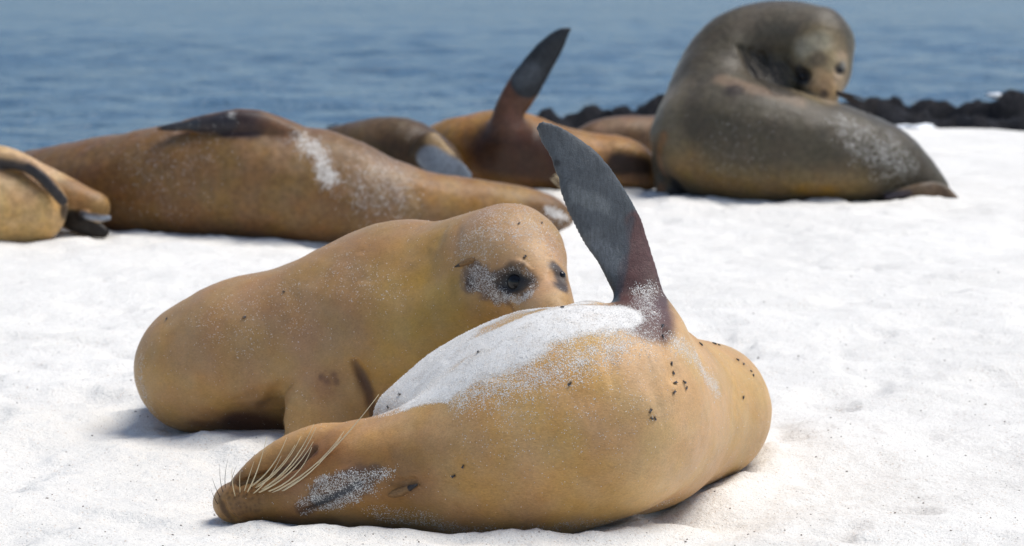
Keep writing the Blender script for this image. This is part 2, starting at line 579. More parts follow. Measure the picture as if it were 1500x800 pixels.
def fur_material(name, grain=480.0, mottle=0.05, sheen=0.09, spec=0.32):
    m, nt, b = new_mat(name)
    g = NT(nt)
    tc = g.n('ShaderNodeTexCoord').outputs['Object']
    coat = g.n('ShaderNodeAttribute', attribute_name='coat').outputs['Color']
    dust = g.n('ShaderNodeAttribute', attribute_name='dusting').outputs['Fac']
    bare = g.n('ShaderNodeAttribute', attribute_name='bare').outputs['Fac']
    n1 = g.noise(tc, 7, 4, 0.6)
    n2 = g.noise(tc, 45, 4, 0.65)
    mp3 = g.n('ShaderNodeMapping'); mp3.inputs['Scale'].default_value = (0.4, 1.0, 0.85); mp3.inputs['Rotation'].default_value = (0.0, 0.25, 0.2)
    g.l(tc, mp3.inputs[0])
    n3 = g.noise(mp3.outputs[0], 480, 3, 0.7)
    n4 = g.noise(tc, 140, 3, 0.7)
    v = g.math('ADD', g.ramp(n1, 0.3, 0.7, 0.92, 1.08), g.ramp(n2, 0.3, 0.7, -mottle, mottle))
    v = g.math('ADD', v, g.math('MULTIPLY', g.math('SUBTRACT', n3, 0.5), 0.80))
    v = g.math('ADD', v, g.math('MULTIPLY', g.math('SUBTRACT', n4, 0.5), 0.26))
    hsv = g.n('ShaderNodeHueSaturation')
    g.l(coat, hsv.inputs['Color'])
    g.l(v, hsv.inputs['Value'])
    g.l(g.ramp(g.noise(tc, 16, 3), 0.3, 0.7, 0.97, 1.08), hsv.inputs['Saturation'])
    g.l(g.ramp(g.noise(tc, 10, 2), 0.3, 0.7, 0.490, 0.502), hsv.inputs['Hue'])
    base = hsv.outputs[0]
    # leathery skin: fine scratches
    mp = g.n('ShaderNodeMapping'); mp.inputs['Scale'].default_value = (90, 90, 22); mp.inputs['Rotation'].default_value = (0.2, 0.5, 0.3)
    g.l(tc, mp.inputs[0])
    scr = g.noise(mp.outputs[0], 1.6, 4, 0.7, 1.2)
    scr2 = g.ramp(scr, 0.36, 0.60, 0.80, 1.10)
    skinc = g.mix(1.0, base, g.n('ShaderNodeCombineColor').outputs[0], 'MULTIPLY')
    cc = nt.nodes[-1] if False else None
    comb = [nd for nd in nt.nodes if nd.bl_idname == 'ShaderNodeCombineColor'][0]
    for s in comb.inputs[:3]:
        g.l(scr2, s)
    base = g.mix(bare, base, skinc)
    # grains of sand clinging to the coat
    d1, c1 = g.voro(tc, grain)
    d2, c2 = g.voro(tc, grain * 0.6)
    d3, c3 = g.voro(tc, grain * 1.7)
    s1, s2, s3 = g.sep(c1), g.sep(c2), g.sep(c3)
    clump = g.ramp(g.noise(tc, 55, 4, 0.65), 0.35, 0.68, 0.35, 1.55)
    dens = g.math('MULTIPLY', dust, g.math('ADD', g.math('MULTIPLY', clump, g.math('SUBTRACT', 1.0, dust)), dust))
    p1 = g.math('LESS_THAN', s1[0], g.math('MULTIPLY', g.math('POWER', dens, 2.0), 0.9))
    p2 = g.math('LESS_THAN', s2[0], g.math('MULTIPLY', g.math('POWER', dens, 2.4), 0.35))
    p3 = g.math('LESS_THAN', s3[0], g.math('MULTIPLY', g.math('POWER', dens, 2.3), 1.2))
    g1 = g.math('MULTIPLY', p1, g.ramp(d1, 0.30, 0.50, 1, 0))
    g2 = g.math('MULTIPLY', p2, g.ramp(d2, 0.26, 0.42, 1, 0))
    g3 = g.math('MULTIPLY', p3, g.ramp(d3, 0.50, 0.75, 1, 0))
    grains = g.math('MAXIMUM', g.math('MAXIMUM', g1, g2), g3)
    cover = g.math('MULTIPLY', g.ramp(dust, 0.64, 0.99), g.ramp(n2, 0.25, 0.6, 0.60, 0.97))
    sandf = g.math('MAXIMUM', grains, cover)
    tone = g.ramp(s3[1], 0.0, 1.0, 0.80, 1.06)
    sc = g.n('ShaderNodeHueSaturation')
    sc.inputs['Color'].default_value = (0.80, 0.775, 0.735, 1)
    g.l(tone, sc.inputs['Value'])
    base = g.mix(sandf, base, sc.outputs[0])
    g.l(base, b.inputs['Base Color'])
    rough = g.ramp(n4, 0.3, 0.7, 0.36, 0.48)
    rough = g.math('ADD', rough, g.math('MULTIPLY', sandf, 0.35), clamp=True)
    g.l(rough, b.inputs['Roughness'])
    b.inputs['Specular IOR Level'].default_value = spec
    g.l(g.math('MULTIPLY', g.math('SUBTRACT', 1.0, bare), sheen), b.inputs['Sheen Weight'])
    b.inputs['Sheen Roughness'].default_value = 0.28
    b.inputs['Sheen Tint'].default_value = (1.0, 0.86, 0.66, 1)
    b.inputs['Subsurface Weight'].default_value = 0.0
    mp2 = g.n('ShaderNodeMapping'); mp2.inputs['Scale'].default_value = (1.0, 1.6, 2.6)
    g.l(tc, mp2.inputs[0])
    hair = g.noise(mp2.outputs[0], 260, 3, 0.75)
    hgt = g.math('ADD', g.math('MULTIPLY', hair, 0.7), g.math('MULTIPLY', n2, 0.9))
    hgt = g.math('ADD', hgt, g.math('MULTIPLY', sandf, 1.1))
    hgt = g.math('ADD', hgt, g.math('MULTIPLY', g.math('MULTIPLY', scr, bare), 0.8))
    g.l(g.bump(hgt, 0.70, 0.0016), b.inputs['Normal'])
    return m

def simple_mat(name, c, rough=0.5, spec=0.5, var=0.15, scale=30.0, bump=0.0, trans=0.0):
    m, nt, b = new_mat(name)
    g = NT(nt)
    tc = g.n('ShaderNodeTexCoord').outputs['Object']
    n = g.noise(tc, scale, 4, 0.6)
    lo = tuple(x * (1 - var) for x in c); hi = tuple(min(1, x * (1 + var)) for x in c)
    g.l(g.mix(g.ramp(n, 0.3, 0.7), rgba(lo), rgba(hi)), b.inputs['Base Color'])
    b.inputs['Roughness'].default_value = rough
    b.inputs['Specular IOR Level'].default_value = spec
    if bump:
        g.l(g.bump(n, 0.6, bump), b.inputs['Normal'])
    return m

def sand_material():
    m, nt, b = new_mat('coral_sand')
    g = NT(nt)
    tc = g.n('ShaderNodeTexCoord').outputs['Object']
    big = g.noise(tc, 1.6, 4, 0.6)
    mid = g.noise(tc, 22, 4, 0.6)
    fine = g.noise(tc, 420, 3, 0.75)
    c = g.mix(g.ramp(big, 0.3, 0.7), rgba((0.77, 0.745, 0.695)), rgba((0.82, 0.795, 0.745)))
    c = g.mix(g.ramp(mid, 0.35, 0.7, 0.0, 0.5), c, rgba((0.77, 0.74, 0.69)))
    d1, c1 = g.voro(tc, 420)
    s1 = g.sep(c1)
    dark = g.math('MULTIPLY', g.math('LESS_THAN', s1[0], 0.06), g.ramp(d1, 0.3, 0.5, 1, 0))
    c = g.mix(g.math('MULTIPLY', dark, 0.62), c, rgba((0.22, 0.20, 0.18)))
    d2, c2 = g.voro(tc, 190)
    s2 = g.sep(c2)
    tan = g.math('MULTIPLY', g.math('LESS_THAN', s2[0], 0.06), g.ramp(d2, 0.3, 0.5, 1, 0))
    c = g.mix(g.math('MULTIPLY', tan, 0.5), c, rgba((0.50, 0.36, 0.26)))
    gr = g.ramp(fine, 0.3, 0.7, 0.86, 1.08)
    hs = g.n('ShaderNodeHueSaturation')
    g.l(c, hs.inputs['Color']); g.l(gr, hs.inputs['Value'])
    g.l(hs.outputs[0], b.inputs['Base Color'])
    b.inputs['Roughness'].default_value = 0.92
    b.inputs['Specular IOR Level'].default_value = 0.2
    h = g.math('ADD', g.math('MULTIPLY', fine, 0.35), g.math('MULTIPLY', g.noise(tc, 90, 4, 0.65), 1.2))
    h = g.math('ADD', h, g.math('MULTIPLY', mid, 1.7))
    g.l(g.bump(h, 0.75, 0.006), b.inputs['Normal'])
    return m

def sea_material():
    m, nt, b = new_mat('sea_water')
    g = NT(nt)
    tc = g.n('ShaderNodeTexCoord').outputs['Object']
    mp = g.n('ShaderNodeMapping'); mp.inputs['Scale'].default_value = (0.8, 1.0, 1.0)
    g.l(tc, mp.inputs[0])
    n1 = g.noise(mp.outputs[0], 0.9, 5, 0.7, 0.4)
    n2 = g.noise(mp.outputs[0], 3.2, 3, 0.6, 0.3)
    big = g.noise(mp.outputs[0], 0.05, 3, 0.5)
    c = g.mix(g.ramp(big, 0.3, 0.7), rgba((0.045, 0.100, 0.160)), rgba((0.062, 0.122, 0.185)))
    g.l(c, b.inputs['Base Color'])
    b.inputs['Roughness'].default_value = 0.22
    b.inputs['IOR'].default_value = 1.333
    b.inputs['Specular IOR Level'].default_value = 0.5
    h = g.math('ADD', n1, g.math('MULTIPLY', n2, 0.35))
    g.l(g.bump(h, 1.0, 0.40), b.inputs['Normal'])
    return m

def rock_material():
    m, nt, b = new_mat('black_lava')
    g = NT(nt)
    tc = g.n('ShaderNodeTexCoord').outputs['Object']
    n = g.noise(tc, 9, 5, 0.7)
    c = g.mix(g.ramp(n, 0.35, 0.7), rgba((0.008, 0.009, 0.012)), rgba((0.028, 0.027, 0.031)))
    g.l(c, b.inputs['Base Color'])
    b.inputs['Roughness'].default_value = 0.75
    b.inputs['Specular IOR Level'].default_value = 0.12
    g.l(g.bump(g.noise(tc, 26, 4, 0.7), 0.9, 0.02), b.inputs['Normal'])
    return m

def hair_material():
    m, nt, b = new_mat('sea_lion_hair')
    g = NT(nt)
    coat = g.n('ShaderNodeAttribute', attribute_name='coat').outputs['Color']
    tc = g.n('ShaderNodeTexCoord').outputs['Object']
    hs = g.n('ShaderNodeHueSaturation')
    g.l(coat, hs.inputs['Color'])
    v = g.math('ADD', g.ramp(g.noise(tc, 7, 4, 0.6), 0.3, 0.7, 0.94, 1.08), g.ramp(g.noise(tc, 45, 4, 0.65), 0.3, 0.7, -0.05, 0.05))
    g.l(v, hs.inputs['Value'])
    hs.inputs['Saturation'].default_value = 1.02
    hs.inputs['Hue'].default_value = 0.496
    g.l(hs.outputs[0], b.inputs['Base Color'])
    b.inputs['Roughness'].default_value = 0.45
    b.inputs['Specular IOR Level'].default_value = 0.25
    return m
M_HAIR = hair_material()
M_GRAIN = simple_mat('coral_sand_grain', (0.80, 0.775, 0.735), 0.85, 0.2, 0.25, 900)
M_FUR = fur_material('sea_lion_coat')
M_FARFUR = fur_material('sea_lion_coat_far', 300.0, 0.20, 0.13, 0.24)
M_SAND = sand_material()
M_SEA = sea_material()
M_ROCK = rock_material()
M_EYE = simple_mat('wet_eye', (0.006, 0.005, 0.006), 0.09, 0.32, 0.1)
M_WHISK = simple_mat('whisker_ivory', (0.62, 0.52, 0.34), 0.4, 0.4, 0.12)
M_WHISKD = simple_mat('whisker_dark', (0.05, 0.035, 0.025), 0.4, 0.4, 0.12)
M_FLY = simple_mat('fly_black', (0.012, 0.011, 0.012), 0.35, 0.5, 0.3, 300)
M_WING = simple_mat('fly_wing', (0.05, 0.05, 0.055), 0.3, 0.5, 0.2, 300)
M_GRIT = simple_mat('shell_grit', (0.16, 0.13, 0.11), 0.8, 0.2, 0.5, 14)
M_FOAM = simple_mat('sea_foam', (0.8, 0.82, 0.84), 0.8, 0.2, 0.06, 20, 0.02)

def tag(o, label, cat, group=None):
    o['label'] = label
    o['category'] = cat
    if group:
        o['group'] = group

def structure(o, label):
    o['kind'] = 'structure'
    o['label'] = label

def lion(px, py, Y, label):
    e = bpy.data.objects.new('sea_lion', None)
    b = P(px, py, Y)
    e.location = (b[0], b[1], 0.0)
    e.empty_display_size = 0.1
    col.objects.link(e)
    tag(e, label, 'sea lion', 'sea lions resting on the beach')
    return e

def local(o, V):
    L = np.array(o.location)
    return [np.array(v) - L for v in V]

def whisker(parent, pts, r0=0.0013, mat=None, dy=None):
    """a tapering bristle through photo pixels with their own distances"""
    ps = [P(*p) for p in pts]
    n = 9
    q = []
    for i in range(n):
        t = i / (n - 1)
        q.append((1 - t) ** 2 * ps[0] + 2 * t * (1 - t) * ps[1] + t * t * ps[2])
    V, Fc = tube(local(parent, q), [r0 * (1 - 0.8 * i / (n - 1)) for i in range(n)], 5)
    return mesh_obj('whisker', V, Fc, mat or M_WHISK, parent)

def eye(parent, px, py, Y, r_px, mat=None):
    r = r_px * Y / F_PX
    V, Fc = ball(P(px, py, Y), r, 16, 10)
    return mesh_obj('eye', local(parent, V), Fc, mat or M_EYE, parent)

# ------------------------------------------------------------------ body shapes (swept sections; the beach needs to know where they press)
def shape_front():
    b = Body()
    # skull, neck, rib cage
    b.add([(345, 736, 4.63, 31, 36), (366, 733, 4.62, 37, 42), (404, 728, 4.62, 42, 48), (450, 716, 4.61, 55, 58), (505, 696, 4.60, 75, 76),
           (560, 690, 4.58, 83, 84), (620, 687, 4.57, 92, 92), (690, 680, 4.56, 100, 100), (760, 665, 4.57, 100, 100)], 0.02, sub=7)
    b.add([(735, 648, 4.57, 112, 112), (790, 628, 4.56, 150, 140), (845, 612, 4.56, 164, 150),
           (890, 604, 4.58, 158, 148), (918, 609, 4.66, 138, 132)], 0.10, sub=7)
    # breast, turned to the sky
    b.add([(611, 614, 4.77, 58, 72), (700, 600, 4.77, 108, 100), (790, 598, 4.74, 146, 125), (870, 605, 4.73, 152, 130)], 0.05, sub=7)
    b.add([(652, 622, 4.69, 62, 60), (718, 606, 4.67, 106, 90), (795, 602, 4.65, 143, 110)], 0.05, sub=6)
    # belly running away from the camera, hips
    b.add([(960, 607, 4.76, 126, 110), (1000, 604, 4.91, 113, 104), (1031, 601, 5.04, 101, 100), (1012, 592, 5.35, 88, 88), (985, 585, 5.65, 60, 62), (965, 592, 5.95, 34, 36), (955, 598, 6.1, 22, 22)], 0.075, sub=6)
    for s in (-1, 1):
        b.add([(955 + 10 * s, 598, 6.08, 16, 10), (940 + 34 * s, 606, 6.25, 22, 6), (930 + 50 * s, 610, 6.42, 18, 4)], 0.02, sub=3)
    # lower jaw
    b.add([(353, 701, 4.62, 10, 22), (385, 682, 4.62, 20, 30), (430, 663, 4.62, 29, 38), (478, 658, 4.61, 40, 46), (520, 672, 4.60, 46, 46), (560, 688, 4.59, 36, 36)], 0.005, sub=4)
    # shoulder under the raised flipper
    b.add([(948, 478, 4.64, 42, 40), (938, 530, 4.56, 52, 46), (928, 585, 4.55, 44, 40)], 0.07, sub=5)
    # raised fore flipper
    b.add([((898, 520), (990, 530), 4.66, 34), ((904, 452), (980, 482), 4.66, 24), ((904, 428), (972, 446), 4.66, 15), ((886, 400), (963, 398), 4.67, 12, 0.01),
           ((864, 360), (949, 352), 4.68, 10, 0.015), ((848, 332), (937, 326), 4.68, 9, 0.015), ((833, 306), (920, 294), 4.68, 8, 0.015), ((826, 290), (909, 275), 4.68, 8, 0.015), ((819, 272), (897, 257), 4.68, 7, 0.015),
           ((818, 258), (885, 240), 4.68, 7, 0.01), ((810, 246), (870, 224), 4.68, 6, 0.01), ((805, 231), (848, 203), 4.68, 6, 0.01), ((790, 206), (820, 186), 4.68, 5), ((785, 190), (800, 180), 4.68, 4)], 0.02, sub=4)
    # far fore flipper seen edge on
    b.add([(832, 452, 4.84, 5, 20), (862, 447, 4.85, 6, 26), (890, 452, 4.86, 6, 20)], 0.004)
    return b

def shape_middle():
    b = Body()
    b.add([(297, 537, 5.50, 98, 104), (362, 525, 5.48, 118, 118), (440, 516, 5.46, 122, 122), (530, 500, 5.44, 116, 118)], 0.02, sub=8)
    b.add([(538, 473, 5.43, 122, 120), (587, 447, 5.40, 126, 118),
           (640, 425, 5.35, 101, 100), (690, 396, 5.29, 82, 86), (742, 380, 5.22, 82, 84)], 0.10, sub=8)
    b.add([(500, 520, 5.38, 98, 90), (590, 492, 5.31, 100, 90), (660, 462, 5.24, 78, 76), (720, 430, 5.19, 60, 64)], 0.05, sub=6)      # throat
    b.add([(752, 384, 5.19, 76, 76), (786, 424, 5.10, 52, 52), (806, 458, 5.03, 40, 40), (818, 478, 4.99, 30, 30)], 0.03, sub=6)         # face
    b.add([(290, 662, 5.36, 18, 44), (360, 643, 5.35, 36, 50), (425, 636, 5.34, 40, 52)], 0.06, '-', sub=5)      # hollow under the belly
    b.add([(530, 515, 5.36, 62, 52), (505, 562, 5.31, 64, 48), (474, 612, 5.27, 58, 40), (444, 650, 5.24, 36, 30)], 0.05, sub=5)       # upper arm
    b.add([(470, 655, 5.24, 20, 30), (430, 660, 5.22, 9, 30), (384, 662, 5.2, 4, 14)], 0.012, sub=4)                                       # blade on the sand
    b.add([(310, 545, 5.62, 92, 92), (345, 555, 5.85, 72, 72), (400, 570, 6.15, 46, 46), (440, 580, 6.40, 24, 24)], 0.03, sub=4)          # hind end
    for s in (-1, 1):
        b.add([(440 + 10 * s, 582, 6.38, 14, 8), (455 + 30 * s, 588, 6.55, 20, 5), (465 + 45 * s, 592, 6.7, 16, 4)], 0.02, sub=3)
    return b

def shape_brown():
    b = Body()
    b.add([(-60, 290, 9.95, 44), (60, 285, 9.75, 66), (150, 275, 9.62, 74), (240, 270, 9.52, 83), (340, 265, 9.46, 93), (430, 270, 9.42, 89), (500, 284, 9.42, 80),
           (560, 298, 9.42, 68), (620, 306, 9.44, 57), (690, 309, 9.46, 48), (750, 312, 9.5, 43), (797, 315, 9.5, 32), (824, 318, 9.5, 19)], 0.02, sub=4)
    b.add([(760, 330, 9.46, 20, 26), (800, 328, 9.46, 16, 22), (826, 325, 9.46, 10, 14)], 0.012, sub=3)
    b.add([((425, 178), (436, 222), 9.36, 26), ((392, 166), (402, 204), 9.35, 22), ((358, 161), (366, 197), 9.34, 18), ((325, 163), (328, 194), 9.34, 14), ((290, 171), (291, 193), 9.35, 11),
           ((258, 180), (258, 191), 9.36, 8), ((234, 186), (234, 190), 9.37, 4)], 0.008, sub=4)
    b.add([(-60, 292, 9.95, 30, 12), (-110, 300, 10.1, 26, 6), (-150, 305, 10.2, 18, 4)], 0.03, sub=3)
    return b

def shape_tan():
    b = Body()
    b.add([(-150, 300, 9.25, 70), (-70, 302, 9.22, 84), (0, 303, 9.2, 72), (40, 306, 9.18, 58)], 0.02, sub=4)
    b.add([(-70, 250, 9.36, 42), (0, 252, 9.36, 40), (50, 272, 9.34, 36), (100, 293, 9.32, 28), (138, 306, 9.3, 23)], 0.01, sub=4)
    b.add([((-60, 215), (-60, 250), 9.14, 12), ((-10, 222), (-12, 246), 9.12, 9), ((36, 232), (30, 250), 9.1, 8), ((66, 252), (58, 268), 9.08, 7), ((98, 288), (88, 302), 9.08, 5)], 0.012, sub=4)
    b.add([((98, 302), (102, 338), 9.30, 14), ((118, 308), (114, 345), 9.28, 13), ((138, 318), (132, 350), 9.27, 11), ((157, 332), (150, 350), 9.26, 7)], 0.012, sub=4)
    b.add([((120, 308), (118, 322), 9.24, 7), ((145, 312), (140, 328), 9.22, 6), ((162, 314), (160, 324), 9.22, 4)], 0.010, sub=3)
    return b

def shape_olive():
    b = Body()
    b.add([(420, 235, 11.2, 30), (475, 228, 11.05, 40), (535, 225, 10.95, 50), (585, 228, 10.9, 56), (628, 242, 10.85, 46), (652, 258, 10.8, 30)], 0.02, sub=4)
    b.add([((600, 225), (648, 205), 10.74, 14), ((612, 238), (658, 216), 10.72, 10), ((630, 254), (676, 236), 10.7, 8), ((650, 272), (696, 262), 10.7, 5)], 0.014, sub=4)
    return b

def shape_amber():
    b = Body()
    b.add([(600, 240, 11.4, 30), (645, 225, 11.3, 44), (690, 224, 11.2, 56), (742, 224, 11.15, 64), (800, 234, 11.15, 54), (860, 238, 11.2, 44), (908, 241, 11.2, 41), (938, 250, 11.2, 30), (950, 256, 11.2, 22)], 0.02, sub=4)
    b.add([((712, 205), (778, 205), 11.02, 26), ((720, 166), (768, 170), 11.02, 16), ((732, 142), (780, 148), 11.02, 12), ((748, 118), (797, 122), 11.02, 10), ((773, 84), (816, 90), 11.02, 8), ((797, 59), (830, 66), 11.02, 6),
           ((815, 48), (836, 50), 11.02, 4), ((832, 41), (839, 44), 11.02, 3)], 0.03, sub=4)
    return b

def shape_hidden():
    b = Body()
    b.add([(838, 225, 12.65, 20), (868, 214, 12.65, 34), (905, 208, 12.65, 39), (955, 206, 12.65, 38), (1010, 208, 12.7, 38), (1080, 215, 12.8, 34), (1140, 225, 12.9, 24)], 0.02, sub=4)
    return b

def shape_dark():
    b = Body()
    b.add([(1372, 274, 11.0, 17, 24), (1322, 252, 11.0, 43, 50), (1282, 237, 10.98, 61, 66), (1230, 227, 10.96, 73, 78), (1170, 217, 10.92, 78, 84), (1100, 209, 10.93, 90, 92), (1046, 205, 11.0, 80, 88)], 0.02, sub=6)
    b.add([(1046, 200, 11.02, 80, 84), (1048, 138, 11.16, 69, 74), (1076, 88, 11.24, 66, 66), (1118, 62, 11.24, 59, 60), (1160, 56, 11.18, 55, 58), (1196, 60, 11.12, 54, 56)], 0.10, sub=6)
    b.add([(1085, 138, 11.14, 42, 48), (1130, 122, 11.13, 42, 46), (1170, 112, 11.12, 38, 42)], 0.03, sub=5)
    b.add([(1199, 70, 11.10, 51, 52), (1202, 100, 11.04, 45, 44), (1206, 124, 10.98, 29, 30), (1208, 138, 10.95, 21, 22)], 0.02, sub=5)
    b.add([((1300, 282), (1302, 294), 10.84, 9), ((1345, 268), (1346, 288), 10.82, 10), ((1378, 266), (1372, 292), 10.85, 9), ((1400, 284), (1390, 300), 10.82, 7), ((1413, 300), (1407, 306), 10.80, 4)], 0.012, sub=4)
    b.add([(982, 170, 11.12, 18, 14), (970, 215, 11.10, 12, 16), (968, 258, 11.06, 11, 16), (972, 288, 11.02, 12, 18)], 0.012, sub=3)
    b.add([(1005, 245, 11.06, 26, 20), (990, 272, 11.02, 20, 18), (990, 290, 11.0, 16, 16)], 0.012, sub=3)
    return b

SHAPES = dict(front=shape_front(), middle=shape_middle(), brown=shape_brown(), tan=shape_tan(), olive=shape_olive(), amber=shape_amber(), hidden=shape_hidden(), dark=shape_dark())
for s in SHAPES.values():
    s.prep()

# ------------------------------------------------------------------ beach, sea
def axis(pts):
    """coordinates with the given spacing between breakpoints [(from, step), ..., (end, None)]"""
    out = []
    for (a, st), (b_, st2) in zip(pts[:-1], pts[1:]):
        x = a
        e = st2 if st2 else st
        while x < b_ - 1e-9:
            out.append(x)
            f = (x - a) / (b_ - a)
            x += st * (1 - f) + e * f
    out.append(pts[-1][0])
    return np.array(out)

def berm_line(x):
    t = np.clip((x + 1.2) / 2.4, 0, 1)
    return 13.2 + 2.2 * t * t * (3 - 2 * t) + 0.25 * np.sin(x * 1.1)

def beach_height(X, Y):
    sh = X.shape
    Pn = np.stack([X.ravel(), Y.ravel(), np.zeros(X.size)], 1)
    h = 0.016 * fbm(Pn * 1.5, 2, 3)
    near = (np.abs(Pn[:, 0]) < 3.5) & (Pn[:, 1] > 3) & (Pn[:, 1] < 16)
    q = Pn[near]
    d = 0.010 * fbm(q * np.array([5.5, 5.5, 1]), 3, 11)
    foot = vnoise(q * np.array([7.5, 6.5, 1]) + 0.3 * fbm(q * 14, 1, 5)[:, None], 21)          # trampled hollows
    d -= 0.030 * np.clip(foot - 0.15, 0, 1)
    d += 0.012 * np.clip(fbm(q * np.array([3.1, 3.1, 1]), 2, 71), 0, 1)
    d += 0.0022 * fbm(q * 48, 2, 31)
    h[near] += d
    for s in SHAPES.values():
        lo = np.min([(c - r[:, None]).min(0) for c, r in zip(s.C, s.Rr)], axis=0) - 0.15
        hi = np.max([(c + r[:, None]).max(0) for c, r in zip(s.C, s.Rr)], axis=0) + 0.15
        m = np.nonzero((Pn[:, 0] > lo[0]) & (Pn[:, 0] < hi[0]) & (Pn[:, 1] > lo[1]) & (Pn[:, 1] < hi[1]))[0]
        if len(m) == 0:
            continue
        X3 = Pn[m].copy(); X3[:, 2] = 0.012
        d = np.concatenate([s.ev(X3[i:i + 6000]) for i in range(0, len(X3), 6000)])
        nz = 0.8 + 0.85 * vnoise(Pn[m] * np.array([10, 10, 1]), 41)
        h[m] += 0.013 * np.exp(-((d - 0.03) / 0.04) ** 2) * nz
        inside = d < 0
        h[m] = np.where(inside, np.minimum(h[m], 0.01), h[m])
    yb = berm_line(Pn[:, 0])
    over = np.clip(Pn[:, 1] - yb, 0, None)
    h -= np.where(over < 1.0, 0.07 * over ** 2, 0.07 + 0.14 * (over - 1.0))
    return np.maximum(h, -3.0).reshape(sh)

gx = axis([(-90, 12), (-8, 0.5), (-3, 0.06), (-1.15, 0.010), (1.15, 0.010), (3, 0.06), (8, 0.5), (90, 12), ][:4] + [(1.15, 0.010), (3, 0.06), (8, 0.5), (90, None)])
gy = axis([(-40, 6), (0, 1.0), (3.4, 0.03), (3.95, 0.011), (5.2, 0.011), (7, 0.022), (12, 0.05), (16, 0.10), (34, 1.0), (60, None)])
GX, GY = np.meshgrid(gx, gy)
beach = grid_obj('beach', GX, GY, beach_height(GX, GY), M_SAND)
structure(beach, 'white coral sand beach with trampled hollows')
print('beach', GX.shape, time.time() - T0)

SEA_Z = -0.80
sx = axis([(-1500, 300), (-60, 6), (-14, 0.16), (14, 0.16), (60, 6), (1500, None)])
sy = axis([(14, 0.16), (60, 0.45), (160, 6), (5000, None)])
SX, SY = np.meshgrid(sx, sy)
Pn = np.stack([SX.ravel(), SY.ravel(), np.zeros(SX.size)], 1)
amp = np.clip((Pn[:, 1] - 16) / 14, 0.25, 1) * np.clip((400 - Pn[:, 1]) / 200, 0, 1)
sz = SEA_Z + amp * (0.03 * fbm(Pn * np.array([0.13, 0.34, 1]), 2, 51) + 0.06 * fbm(Pn * np.array([0.55, 0.95, 1]), 3, 57) + 0.05 * np.abs(fbm(Pn * np.array([0.9, 1.7, 1]), 2, 61)))
sea = grid_obj('sea', SX, SY, sz.reshape(SX.shape), M_SEA)
structure(sea, 'blue rippled sea behind the beach')
print('sea', SX.shape, time.time() - T0)
# ------------------------------------------------------------------ lava rocks along the water's edge
random.seed(5)
def rock_mesh(seed):
    V, Fc = ball((0, 0, 0), 1.0, 30, 20)
    V = np.array(V)
    n = V / np.linalg.norm(V, axis=1)[:, None]
    d = 1 + 0.20 * fbm(n * 1.4 + seed * 5.1, 2, seed) + 0.12 * fbm(n * 4.2 + seed, 3, seed + 3)
    V = n * d[:, None]
    V[:, 2] *= 0.78
    me = bpy.data.meshes.new('lava_rock')
    me.from_pydata([tuple(v) for v in V], [], Fc)
    me.polygons.foreach_set('use_smooth', np.ones(len(me.polygons), bool))
    me.materials.append(M_ROCK)
    return me
ROCKS = [rock_mesh(s) for s in range(7)]
def rock(px, py_top, Y, rx, rz_, label, k):
    p = P(px, py_top, Y)
    o = bpy.data.objects.new('lava_rock', ROCKS[k % 7])
    o.location = (p[0], p[1], p[2] - rz_ * 0.86)
    o.scale = (rx, rx * random.uniform(0.8, 1.2), rz_)
    o.rotation_euler = (random.uniform(-.3, .3), random.uniform(-.3, .3), random.uniform(0, 6.28))
    col.objects.link(o)
    tag(o, label, 'rock', 'black lava rocks at the water edge')
    return o
rk = [
 (478, 181, 19.0, 0.27, .5, 'small dark rock peeking over the brown sea lion\'s shoulder'),
 (812, 166, 18.0, 0.30, .5, 'low black lava rock at the tip of the grey raised flipper'),
 (852, 150, 18.4, 0.32, .55, 'rounded black rock above the brown sea lion half hidden by the sitting one'),
 (893, 155, 17.6, 0.27, .5, 'small black rock nearer the sand between the round rock and the sitting sea lion'),
 (930, 141, 18.6, 0.34, .6, 'tall black rock close beside the neck of the sitting sea lion'),
 (962, 136, 18.2, 0.30, .6, 'black rock partly hidden by the sitting sea lion\'s neck'),
 (1262, 140, 18.4, 0.35, .6, 'black rock just past the muzzle of the sitting sea lion'),
 (1282, 131, 18.9, 0.19, .5, 'pointed black rock peak beyond the sitting sea lion\'s head'),
 (1322, 139, 18.2, 0.38, .6, 'broad black rock above the sitting sea lion\'s rump'),
 (1310, 160, 17.2, 0.27, .45, 'low black rock at the sand edge above the sitting sea lion\'s rump'),
 (1372, 141, 18.5, 0.38, .6, 'black rock above the sitting sea lion\'s hind flippers'),
 (1395, 158, 17.3, 0.32, .45, 'low black rock at the sand edge past the white foam patch'),
 (1422, 143, 18.1, 0.35, .6, 'black rock left of the white splash at the frame edge'),
 (1462, 150, 18.4, 0.35, .6, 'black rock below the white splash'),
 (1448, 164, 17.1, 0.30, .45, 'low black rock on the sand under the white splash'),
 (1496, 141, 18.0, 0.38, .6, 'black rock cut off by the frame at the sand edge'),
 (1500, 163, 17.2, 0.32, .45, 'low black rock cut off by the frame on the sand'),
 (1345, 168, 16.9, 0.27, .4, 'smallest black rock beside the white foam patch'),
]
for i, a in enumerate(rk):
    rock(*a, i)
for px, py, Y, r, lab in [(1340, 189, 16.2, .09, 'patch of white foam at the sand edge above the hind flippers'),
                          (1466, 141, 18.6, .07, 'white splash breaking over the black rocks')]:
    p = P(px, py, Y)
    V, Fc = ball((0, 0, 0), 1.0, 28, 16)
    V = np.array(V); n = V.copy()
    V = n * (1 + 0.6 * fbm(n * 2.1 + px, 3, 77))[:, None] * np.array([r * 1.1, r, r * 0.28])
    o = mesh_obj('foam', V, Fc, M_FOAM)
    o.location = p
    tag(o, lab, 'foam', 'white foam at the water edge')

